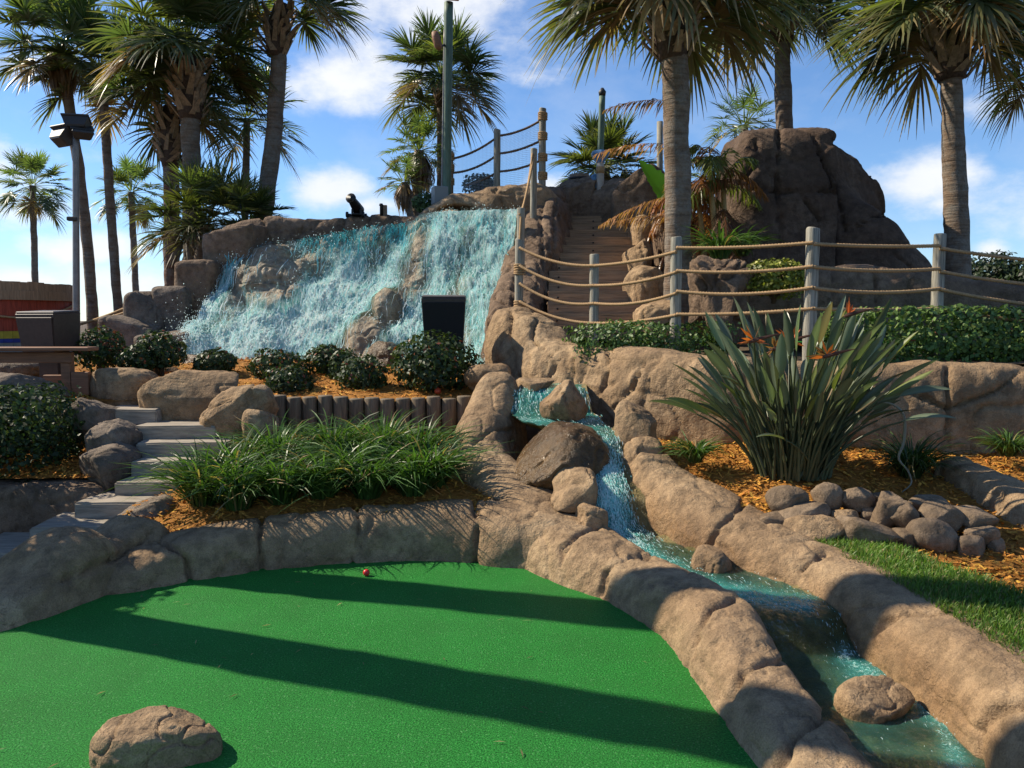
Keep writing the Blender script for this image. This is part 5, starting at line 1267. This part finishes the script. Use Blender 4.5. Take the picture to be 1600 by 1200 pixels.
# ------------------------------------------------------------------ ragged cane palm with brown feather leaves, and a banana leaf
def feather(o, az, el, L, droop, tint, r, nl=34, ll=.24):
    f = np.array([math.cos(az) * math.cos(el), math.sin(az) * math.cos(el), math.sin(el)]); s = np.array([-math.sin(az), math.cos(az), 0])
    t = np.linspace(0, 1, nl)[:, None]; pc = o + f * L * t - UPZ * droop * L * t ** 2.2
    dv = unit(np.gradient(pc, axis=0))
    out = []
    A = np.stack([pc - s * .008, pc + s * .008], 1).reshape(-1, 3); k = np.arange(nl - 1)[:, None] * 2
    out.append((A, k + [[0, 1, 3, 2]], np.tile(tint * 1.2, (len(A), 1))))
    for sg in (-1, 1):
        d = unit(dv * .55 + sg * s * .8 - UPZ * (.25 + .5 * droop) + r.normal(0, .18, (nl, 3)))
        ln = ll * (np.sin(np.pi * (t[:, 0] * .85 + .12)) * .8 + .25) * r.uniform(.7, 1.15, nl)
        w = unit(np.cross(d, UPZ) + r.normal(0, .3, (nl, 3))) * .010
        m = pc + d * (ln * .5)[:, None]; e2 = pc + d * ln[:, None] - UPZ * (ln * .3)[:, None]
        V = np.stack([pc - w * .5, pc + w * .5, m - w, m + w, e2 - w * .1, e2 + w * .1], 1).reshape(-1, 3); k = np.arange(nl)[:, None] * 6
        out.append((V, np.concatenate([k + [[0, 1, 3, 2]], k + [[2, 3, 5, 4]]]), np.repeat(tint * r.uniform(.6, 1.4, (nl, 1)), 6, 0)))
    return merge(out)
def cane_palm():
    r = np.random.default_rng(66); base = P(1120, 420, 10.0); base[2] = 1.3
    e = empty('cane_palm', base, 'ragged yellow-stemmed cane palm with drooping rust-brown feather leaves beside the big dark outcrop', 'palm tree')
    parts = []
    for (x0, y0, x1, y1, Yc) in [(1126, 420, 1108, 262, 10.0), (1134, 420, 1130, 290, 10.1), (1108, 425, 1090, 300, 10.2), (1088, 430, 1076, 310, 10.4)]:
        p0, p1 = P(x0, y0, Yc), P(x1, y1, Yc); p0[2] = 1.25
        V, Fc = tube(catmull(np.array([p0, (p0 + p1) / 2 + [.03, 0, 0], p1]), 24), np.linspace(.045, .03, 24), 10); obj('cane', V, Fc, M['cane'], e, True)
        for j in range(8):
            el = r.uniform(-.1, 1.25); brown = r.random() < (.30 if el > .7 else .7)
            tint = np.array([.27, .105, .04]) if brown else np.array([.16, .19, .045])
            parts.append(feather(p1 + r.normal(0, .05, 3), r.uniform(0, 6.283), el, r.uniform(.45, .85), r.uniform(.35, .95), tint * r.uniform(.6, 1.2), r))
        for j in range(3):
            q = p0 + (p1 - p0) * r.uniform(.25, .9)
            parts.append(feather(q, r.uniform(0, 6.283), r.uniform(-.9, .2), r.uniform(.4, .8), .6, np.array([.24, .10, .045]) * r.uniform(.5, 1.3), r))
    for (x, y, az, el, L) in [(1040, 230, 3.3, .15, 1.25), (1045, 300, 3.2, -.1, 1.2), (1050, 345, 3.0, .25, 1.1), (1030, 160, 3.0, .2, 1.0)]:
        parts.append(feather(P(x + 40, y, 10.3), az, el, L, .25, np.array([.30, .15, .06]) * r.uniform(.7, 1.2), r, nl=44))
    V, Fc, T = merge(parts); obj('feather_leaves', V, Fc, M['palm_leaf'], e, False, {'tint': T})
cane_palm()
def banana():
    r = np.random.default_rng(8); b = P(1030, 345, 11.0); 
    e = empty('banana_plant', (b[0] + .1, b[1], 2.4), 'bright green torn banana leaf showing left of the front palm trunk', 'plant')
    pts = catmull(np.array([P(1052, 345, 11.0), P(1035, 305, 11.0), P(1015, 275, 11.0), P(998, 250, 11.0)]), 26)
    st = catmull(np.array([np.array([b[0] + .1, b[1], 2.4]), P(1055, 365, 11.0), P(1052, 345, 11.0)]), 8)
    V, Fc = tube(st, .02, 6); obj('stalk', V, Fc, M['cane'], e, True)
    t = np.linspace(0, 1, 26); w = .17 * np.sin(np.pi * t ** .75) ** .7 * (1 + .12 * r.normal(size=26)); w[-1] = .004
    s = np.array([.75, -.3, .58]); u = np.array([.3, .6, .5])
    A = np.stack([pts - s * w[:, None] * .5 + u * w[:, None] * .3, pts, pts + s * w[:, None] + u * w[:, None] * .2], 1).reshape(-1, 3)
    Fq = np.array([[q * 3 + j, q * 3 + j + 1, q * 3 + j + 4, q * 3 + j + 3] for q in range(25) for j in range(2)])
    obj('leaf', A, Fq, M['strel'], e, True, {'tint': np.tile([.10, .27, .015], (len(A), 1))})
banana()
# ------------------------------------------------------------------ stacked stones under the mulch bank
ST = [((1198, 762, 1258, 802), 5.12, 'leftmost pale rounded stone at the top of the stack, in orange mulch'), ((1268, 757, 1314, 798), 5.15, 'upright egg-shaped stone in the top row of the stack'), ((1314, 764, 1362, 802), 5.12, 'striped rounded stone in the top row right of the egg-shaped one'), ((1357, 770, 1380, 794), 5.2, 'small dark stone wedged in the top row beside the striped one'),
      ((1366, 772, 1418, 832), 4.98, 'tall angular stone in the middle of the stack'), ((1222, 786, 1290, 812), 5.02, 'flat grey stone tucked under the leftmost rounded stone'), ((1186, 800, 1232, 824), 5.0, 'small flat stone at the lower left end of the stack'), ((1226, 806, 1310, 852), 4.86, 'coarse pitted stone at the bottom left of the stack'),
      ((1300, 797, 1346, 828), 4.98, 'square pale stone above the big flat one'), ((1300, 806, 1400, 864), 4.8, 'biggest flat-faced stone at the bottom of the stack'), ((1346, 794, 1374, 822), 5.05, 'small brown stone left of the tall angular stone'), ((1390, 786, 1430, 832), 4.9, 'blocky stone against the right of the tall angular one'),
      ((1390, 830, 1448, 858), 4.78, 'thin flat stone low in the middle of the stack'), ((1422, 812, 1494, 864), 4.76, 'long smooth slanting stone low in the right half'), ((1440, 786, 1502, 840), 4.88, 'long smooth slanting stone high in the right half'), ((1416, 778, 1476, 806), 5.1, 'dark flat stone at the back of the right half'),
      ((1490, 796, 1562, 824), 4.9, 'broad flat dark stone at the upper right end'), ((1502, 820, 1550, 850), 4.76, 'pale wedge stone at the right end of the stack'), ((1494, 838, 1540, 874), 4.66, 'rounded stone at the lowest right of the stack'), ((1540, 836, 1566, 866), 4.72, 'small stone touching the low wall at the right')]
for i, (bx, Yb, lb) in enumerate(ST):
    gx, gy = (bx[2] - bx[0]) * .08, (bx[3] - bx[1]) * .08; bx = (bx[0] - gx, bx[1] - gy, bx[2] + gx, bx[3] + gy)
    boulder('stacked_stone', bx, Yb, (bx[2] - bx[0]) * Yb / F * .8, M['fieldstone'] if i not in (7, 8) else M['rock'], lb, 'stone', seed=500 + i, amp=.055, boxy=(.9 if i in (0, 1, 2, 13, 14, 18) else .52), level=4, group='stones stacked below the mulch', cuts=4 if i in (0, 1, 2, 13, 14, 18) else 9, tilt={13: -.45, 14: -.5, 1: .2}.get(i, 0))

# ------------------------------------------------------------------ rope fences
def rope_pts(a, b, sag, n=90):
    t = np.linspace(0, 1, n)[:, None]
    p = a + (b - a) * t; p[:, 2] -= (sag * 4 * t * (1 - t))[:, 0]
    return p
def post(e, x, yt, yb, Y, dia, mat, zb, wraps=()):
    top = P(x, yt, Y); r = np.random.default_rng(int(x))
    zz = np.concatenate([np.linspace(zb, top[2] - .012, 10), [top[2] - .003, top[2]]]); rr = np.concatenate([np.full(10, dia / 2), [dia * .47, dia * .40]])
    pts = np.stack([np.full(12, top[0]) + np.linspace(r.normal(0, .012), 0, 12), np.full(12, Y), zz], 1)
    V, Fc = tube(pts, rr, 16); V += np.stack([fbm(V, 7, 2, 1), fbm(V, 7, 2, 2), 0 * V[:, 0]], 1) * .006
    o = obj('post', V, Fc, M[mat], e, True)
    for yw, hw in wraps:
        c = P(x, yw, Y); mb = MB()
        for k in range(5):
            th = np.linspace(0, 6.283, 22); rad = dia / 2 + .010
            mb.tube(np.stack([c[0] + np.cos(th) * rad, c[1] + np.sin(th) * rad, c[2] + (k - 2) * .022 + np.sin(th + k) * .006], 1), .0125, 6, cap=False)
        w_ = mb.build('rope_wrap', M['rope'], e, True); w_.parent = o
    return o
def fence(label, posts, ropes, rad, ropemat, postmat, zb, name='rope_fence'):
    p0 = P(posts[0][0], posts[0][2], posts[0][3])
    e = empty(name, (p0[0], p0[1], zb), label, 'fence')
    for p in posts: post(e, p[0], p[1], p[2], p[3], p[4], p[6] if len(p) > 6 else postmat, zb, p[5] if len(p) > 5 else ())
    for i, (x1, y1, Y1, x2, y2, Y2, sag) in enumerate(ropes):
        a, b = P(x1, y1, Y1), P(x2, y2, Y2); L = np.linalg.norm(b - a)
        V, Fc = tube(rope_pts(a, b, sag, max(30, int(L / .011))), rad, 8, twist=2 * math.pi * 3 / .085)
        obj('rope', V, Fc, ropemat, e, True)
    return e
FP = {'a': (812, 9.0), 'b': (929, 8.4), 'c': (1057, 7.7), 'd': (1271, 7.05), 'e': (1469, 7.3), 'f': (1760, 7.3)}
rl = {'ab': [(387, 415), (415, 446), (443, 474), (471, 505)], 'bc': [(415, 393), (446, 425), (474, 458), (505, 492)], 'cd': [(387, 379), (423, 416), (455, 449), (491, 482)], 'de': [(381, 384), (417, 420), (450, 451), (482, 482)], 'ef': [(388, 416), (424, 452), (452, 482), (484, 512)]}
ropes = []
for k, L in rl.items():
    (x1, Y1), (x2, Y2) = FP[k[0]], FP[k[1]]
    for j, (y1, y2) in enumerate(L): ropes.append((x1, y1, Y1 - .06, x2, y2, Y2 - .06, {'ab': .07, 'bc': .035, 'cd': .03, 'de': .025, 'ef': .04}[k] + .012 * ((j * 7) % 3 - 1)))
fence('grey post and four-rope fence curving from the waterfall across the right side above the hedge',
      [(812, 374, 475, 9.0, .095, ((421, 1), (478, 1))), (929, 397, 532, 8.4, .098), (1057, 370, 512, 7.7, .108), (1271, 356, 482, 7.05, .115), (1469, 365, 488, 7.3, .105), (1760, 365, 500, 7.3, .105)], ropes, .0155, M['rope'], 'post', 1.1)
ropes = [(706, 248, 12.6, 777, 214, 12.4, .05), (706, 270, 12.6, 777, 242, 12.4, .06), (728, 290, 12.6, 777, 269, 12.4, .02), (777, 212, 12.4, 848, 186, 12.2, .05), (777, 240, 12.4, 848, 218, 12.2, .04), (777, 268, 12.4, 848, 249, 12.2, .04)]
e = fence('netted rope fence on the crest above the right half of the waterfall', [(704, 236, 300, 12.6, .085, ((245, 1), (262, 1), (284, 1)), 'post_brown'), (777, 202, 300, 12.4, .10), (848, 169, 288, 12.2, .105, ((182, 1), (213, 1), (246, 1), (275, 1)))], ropes, .017, M['rope_dark'], 'post', 2.9)
for (x1, ya, yb_, Y1, x2, yc, yd, Y2) in [(706, 250, 300, 12.62, 777, 216, 296, 12.42), (777, 214, 296, 12.42, 848, 188, 288, 12.22)]:
    V = np.array([P(x1, yb_, Y1), P(x2, yd, Y2), P(x2, yc, Y2), P(x1, ya, Y1)])
    n = obj('net', V, [[0, 1, 2, 3]], M['net'], e, False, uv=np.array([(0, 0), (1, 0), (1, 1), (0, 1)]))
fence('short hand-rail of two posts and slack ropes beside the top of the plank stairs', [(834, 232, 330, 11.4, .095), (814, 325, 400, 10.0, .10)],
      [(832, 240, 11.35, 812, 335, 9.95, .14), (834, 244, 11.35, 813, 340, 9.95, .05), (814, 340, 9.95, 806, 470, 9.2, .02)], .014, M['rope'], 'post', 1.8, 'rope_handrail')
fence('sloping hand-rail of two slack ropes behind the left shrubs', [(112, 508, 560, 13, .05), (213, 466, 520, 12.2, .05, (), 'post_brown')], [(112, 510, 13, 216, 472, 12.2, .03), (150, 500, 12.7, 214, 481, 12.2, .02), (20, 545, 13.2, 112, 510, 13, .05)], .02, M['rope'], 'post', 1.0, 'rope_handrail')

# ------------------------------------------------------------------ speakers, rail, barrel
def speaker(label, x0, x1, yt, yb, Y, depth, rot, tilt, frontmat, top=None, zpost=None):
    c = P((x0 + x1) / 2, (yt + yb) / 2, Y); w = (x1 - x0) * Y / F; h = (yb - yt) * Y / F
    e = empty('garden_speaker', (c[0], c[1], zpost), label, 'speaker')
    m = MB(); m.box(c, (w, depth, h), rot, .015, tilt, taper=.86); m.build('cabinet', M['speaker'], e)
    cr, sr = math.cos(rot), math.sin(rot)
    g = MB(); g.box((0, 0, 0), (w * .93, .012, h * .90), 0, .004, 0, taper=.88)
    A = np.concatenate(g.V) + np.array([0, -depth / 2 * .94 - .004, -.01]); ct, st_ = math.cos(tilt + .07), math.sin(tilt + .07)
    A = np.stack([A[:, 0], A[:, 1] * ct - A[:, 2] * st_, A[:, 1] * st_ + A[:, 2] * ct], 1); A = np.stack([A[:, 0] * cr - A[:, 1] * sr, A[:, 0] * sr + A[:, 1] * cr, A[:, 2]], 1) + c
    obj('grille', A, g.F, M[frontmat], e, False)
    t = MB(); t.box((c[0], c[1] - math.sin(tilt) * h * .5 + .0, c[2] + h / 2 * math.cos(tilt) + .004), (w * .985, depth * .96, .02), rot, .008, tilt); t.build('lid', M['speaker_top'], e)
    if zpost is not None:
        p = MB(); p.box((c[0], c[1] + .06, (zpost + c[2] - h / 2) / 2 + .02), (w * .5, depth * .45, c[2] - h / 2 - zpost + .04), rot, .008); p.build('pedestal', M['speaker'], e)
    return e
speaker('tapered black garden speaker in front of the right half of the waterfall', 660, 728, 464, 545, 8.5, .34, .06, .06, 'speaker_black', zpost=.85)
speaker('tapered dark brown garden speaker behind the wooden rail at the left', 43, 112, 488, 548, 8.0, .36, -.22, .05, 'speaker', zpost=.85)
e = empty('wooden_rail', P(70, 610, 7.55), 'red-brown wooden rail with a flat top board at the left edge', 'fence')
a, b = P(-220, 545, 7.5), P(146, 546, 7.5)
m = MB(); m.box(((a[0] + b[0]) / 2, 7.5, a[2] + .0), (b[0] - a[0], .20, .035), 0, .006); m.build('top_board', M['rail_wood'], e)
a, b = P(-220, 558, 7.52), P(112, 558, 7.52)
m = MB(); m.box(((a[0] + b[0]) / 2, 7.54, a[2] - .004), (b[0] - a[0], .05, .10), 0, .006); m.build('apron_board', M['rail_wood'], e)
c = P(104, 575, 7.56); m = MB(); m.box((c[0], 7.58, c[2] - .12), (.085, .085, .42), 0, .006); m.build('post', M['rail_wood'], e)
c = P(122, 600, 7.5); m = MB(); m.box((c[0], 7.56, c[2]), (.16, .06, .22), 0, .006); m.build('corner_board', M['rail_wood'], e)
c = P(90, 602, 7.5); m = MB(); m.box((c[0] - .05, 7.62, c[2]), (.28, .05, .18), 0, .006); m.build('low_board', M['rail_wood'], e)
def barrel(label, x_c, x_r, yt, ybot, Y, name='giant_barrel'):
    r = np.random.default_rng(9)
    c = P(x_c, yt, Y); rad = (x_r - x_c) * Y / F; zt = c[2]; zb_ = P(x_c, ybot, Y)[2]
    e = empty(name, (c[0], c[1], zb_), label, 'barrel'); n = 72
    def band(nm, z0, z1, rr, mat, jag=0):
        mb = MB()
        for i in range(n):
            a0, a1 = 2 * math.pi * (i + .012) / n, 2 * math.pi * (i + .988) / n; j = r.uniform(-jag, jag) if jag else 0; ri = rr * (1 + r.normal(0, .002))
            q = []
            for rad_ in (ri, ri - .04):
                for a_, z_ in ((a0, z0), (a1, z0), (a1, z1 + j), (a0, z1 + j)): q.append((c[0] + math.cos(a_) * rad_, c[1] + math.sin(a_) * rad_, z_))
            mb.add(q, [[0, 1, 2, 3], [7, 6, 5, 4], [3, 2, 6, 7], [0, 4, 5, 1], [1, 5, 6, 2], [0, 3, 7, 4]])
        return mb.build(nm, mat, e)
    H = zt - zb_
    zy0, zy1, zb0 = P(x_c, 527, Y)[2], P(x_c, 516, Y)[2], P(x_c, 533, Y)[2]
    band('red_staves', zy1, zt - .12, rad, M['red_paint']); band('rim_boards', zt - .13, zt, rad + .03, M['tan_board'], .012)
    band('yellow_stripe', zy0, zy1 - .004, rad, M['yellow']); band('blue_stripe', zb0, zy0 - .004, rad, M['navy']); band('grey_base', zb_, zb0 - .004, rad, M['greyband'])
    V, Fc = tube([(c[0], c[1], zb_), (c[0], c[1], zt - .2)], rad - .045, 48); obj('lining', V, Fc, M['post_brown'], e, True)
    th = np.linspace(0, 2 * math.pi, 80)
    mb = MB(); zh = zt - .20
    q = np.stack([c[0] + np.cos(th) * (rad + .05), c[1] + np.sin(th) * (rad + .05), np.full(80, zh)], 1)
    V = np.concatenate([q + [0, 0, -.07], q + [0, 0, .07]]); mb.add(V, [[i, i + 1, i + 81, i + 80] for i in range(79)]); mb.build('hoop', M['tan_board'], e)
    V, Fc = tube(np.stack([c[0] + np.cos(th) * (rad + .04), c[1] + np.sin(th) * (rad + .04), zt - .42 + .12 * np.sin(th * 3)], 1), .018, 6); obj('rope', V, Fc, M['rope'], e, True)
barrel('giant red barrel with a tan rim and yellow and blue stripes at the left edge', -50, 92, 444, 575, 13.0)

# ------------------------------------------------------------------ lamps and poles
def flood_pole():
    b = P(117, 500, 11.8); b[2] = 1.0
    e = empty('floodlight_pole', b, 'slim grey pole with angled floodlight heads in front of the slim palms', 'lamp post')
    t = P(118, 205, 11.8)
    V, Fc = tube(np.linspace(b, t, 14), np.linspace(.052, .04, 14), 12); obj('pole', V, Fc, M['metal'], e, True)
    for (x, y, w, h, rz, tl) in [(120, 196, .36, .20, .2, -.5), (98, 216, .34, .24, -.5, -.7), (128, 208, .30, .18, .6, .5)]:
        c = P(x, y, 11.8); m = MB(); m.box(c, (w, .26, h * .8), rz, .02, tl, taper=.7); hd = m.build('lamp_head', M['dark_metal'], e)
        m = MB(); m.box(c + np.array([0, .0, h * .45]), (w * 1.02, .20, .03), rz, .006, tl); g = m.build('hood', M['dark_metal'], e); g.parent = hd
    V, Fc = tube([P(106, 208, 11.8), P(122, 204, 11.8), P(134, 208, 11.8)], .025, 8); obj('bracket', V, Fc, M['metal'], e, True)
    c = P(113, 342, 11.75); m = MB(); m.box(c, (.13, .08, .06), .2, .01); m.build('small_sensor', M['dark_metal'], e)
flood_pole()
def green_pole():
    b = P(694, 318, 12.3); e = empty('lamp_pole', (b[0], b[1], 3.2), 'tall green painted pole with a brown lamp, rising from a grey box above the waterfall', 'lamp post')
    t = P(701, 4, 12.3)
    bb = P(697, 318, 12.3); bb[2] = 3.1
    V, Fc = tube(np.linspace(bb, t, 20), np.full(20, .068), 14); obj('pole', V, Fc, M['pole_green'], e, True)
    V, Fc = tube(np.linspace(bb + [-.07, -.03, 0], t + [-.06, -.03, -.4], 20), .014, 8); obj('conduit', V, Fc, M['metal'], e, True)
    c = P(687, 306, 12.2); m = MB(); m.box((c[0], c[1], c[2]), (.21, .2, .26), .35, .01); m.build('utility_box', M['box_grey'], e)
    V, Fc = tube([P(679, 50, 12.1), P(681, 58, 12.1), P(685, 72, 12.1), P(687, 78, 12.1)], [.045, .06, .06, .03], 12); l = obj('lamp', V, Fc, M['rail_wood'], e, True)
    V, Fc = tube([P(687, 74, 12.1), P(694, 70, 12.25)], .018, 8); obj('bracket', V, Fc, M['dark_metal'], e, True)
    c = P(705, -4, 12.2); m = MB(); m.box(c, (.22, .12, .08), .2, .01, .4); m.build('red_lamp_head', M['red_paint'], e)
green_pole()
def blue_pole():
    b = P(938, 305, 12.6); e = empty('pole', (b[0], b[1], 3.1), 'green and white pole with a faceted blue collar at the head of the stairs', 'pole')
    p0 = b.copy(); p0[2] = 3.1; p1 = P(938, 252, 12.6); p2 = P(941, 150, 12.6)
    V, Fc = tube(np.linspace(p0, p1, 6), .058, 12); obj('white_shaft', V, Fc, M['white_pole'], e, True)
    V, Fc = tube(np.linspace(p1, p2, 8), .048, 12); obj('green_shaft', V, Fc, M['pole_green'], e, True)
    V, Fc = tube([p2, p2 + [0, 0, .06], p2 + [0, 0, .12]], [.05, .06, .02], 10); obj('dark_cap', V, Fc, M['dark_metal'], e, True)
    c = P(938, 244, 12.6)
    V, Fc = tube([c + [0, 0, -.10], c + [0, 0, -.07], c + [0, 0, .02], c + [0, 0, .06], c + [0, 0, .09]], [.07, .085, .155, .15, .06], 6); obj('blue_collar', V, Fc, M['blue'], e, False)
    c = P(938, 266, 12.6); V, Fc = tube([c + [0, 0, -.05], c + [0, 0, .05]], .066, 12); obj('rope_band', V, Fc, M['rope'], e, True)
    c = P(929, 284, 12.66); m = MB(); m.box(c, (.10, .10, .22), .3, .02); m.build('blue_box', M['blue'], e)
blue_pole()
def lathe_barrel():
    b = P(905, 298, 13.0); e = empty('wooden_barrel', b - np.array([0, 0, .15]), 'small dark wooden barrel at the head of the plank stairs', 'barrel')
    t = np.linspace(0, 1, 12); pts = b[None] + np.stack([t * 0, t * 0, t * .40 - .15], 1)
    V, Fc = tube(pts, .155 + .03 * np.sin(np.pi * t), 22); obj('staves', V, Fc, M['post_brown'], e, True)
    for k in (.12, .45, .82):
        p = b + np.array([0, 0, k * .40 - .15]); rr = .158 + .03 * math.sin(math.pi * k)
        V, Fc = tube([p - [0, 0, .018], p + [0, 0, .018]], rr + .004, 22); obj('hoop', V, Fc, M['black'], e, True)
lathe_barrel()
V, Fc = tube([P(1031, 320, 13.5), P(1031, 190, 13.5)], .05, 10)
tag(obj('post', V, Fc, M['post'], None, True), 'plain grey post mostly hidden behind the front palm trunk', 'post')

# ------------------------------------------------------------------ cannon on the rim, and the small stump beside it
def cannon():
    b = P(556, 338, 11.8); e = empty('cannon', b, 'small black cannon with its muzzle tipped up, on the dark rim above the waterfall', 'cannon')
    base = P(562, 331, 11.82); mz = P(549, 311, 11.5)
    ax = unit(mz - base); L = np.linalg.norm(mz - base)
    pr = [(0, .02), (.02, .05), (.06, .035), (.10, .082), (.5, .072), (.9, .058), (1.0, .058), (1.02, .072), (1.10, .072), (1.11, .04), (.98, .036)]
    V, Fc = tube(np.array([base + ax * L * s for s, _ in pr]), [q for _, q in pr], 18); obj('barrel', V, Fc, M['black'], e, True)
    m = MB(); c = P(557, 333, 11.75)
    m.box(c + np.array([-.06, 0, 0]), (.03, .30, .09), .2, .01); m.box(c + np.array([.06, 0, 0]), (.03, .30, .09), .2, .01); m.box(c + np.array([0, .02, -.02]), (.15, .2, .03), .2, .006)
    m.build('carriage', M['black'], e)
    for dx, dy in ((-.115, -.1), (.115, -.1), (-.115, .1), (.115, .1)):
        w0 = c + np.array([dx, dy, -.035]); V, Fc = tube([w0 + [-.015, 0, 0], w0 + [.015, 0, 0]], .042, 14); obj('wheel', V, Fc, M['black'], e, False)
cannon()
e = empty('mooring_post', P(600, 338, 11.8), 'short dark post beside a brown wood block on the rim, right of the cannon', 'post')
V, Fc = tube([P(596, 340, 11.75), P(596, 322, 11.75), P(595.5, 320.5, 11.75), P(595.5, 318, 11.75)], [.024, .024, .032, .022], 12); obj('bollard', V, Fc, M['black'], e, True)
m = MB(); m.box(P(601.5, 330, 11.8), (.062, .08, .17), .2, .008); m.build('wood_block', M['post_brown'], e)

# ------------------------------------------------------------------ small things
c = P(572.5, 900, 4.93); c[2] = .0214
V, Fc = ico(4); tag(obj('golf_ball', V * .0214 + c - 0.0, Fc, M['ball'], None, True), 'red golf ball lying on the green near the low rock wall', 'golf ball')
c = P(684, 612, 7.6); V, Fc = ico(3); V = V * np.array([.032, .032, .04]); V[:, 2] = np.where(V[:, 2] > 0, V[:, 2], V[:, 2] * .6)
tag(obj('path_light', V + c, Fc, M['orange'], None, True), 'small orange dome half hidden under the biggest round shrub', 'garden light')

r = np.random.default_rng(77); n = 46
cx = r.uniform(-2.4, .7, n); cy = r.uniform(2.6, 4.9, n); az = r.uniform(0, 6.283, n); L = r.uniform(.008, .03, n); w = r.uniform(.0012, .004, n)
d = np.stack([np.cos(az), np.sin(az), r.uniform(-.1, .2, n)], 1) * L[:, None]; s_ = np.stack([-np.sin(az), np.cos(az), az * 0], 1) * w[:, None]; c = np.stack([cx, cy, np.full(n, .008)], 1)
V = np.stack([c - d, c - s_ + [0, 0, .003], c + d, c + s_ + [0, 0, .003]], 1).reshape(-1, 3)
tag(obj('leaf_litter', V, np.arange(4 * n).reshape(-1, 4), M['flower'], None, False, {'tint': np.repeat(np.array([.32, .27, .14]) * r.uniform(.3, 1.3, (n, 1)), 4, 0)}), kind='stuff')
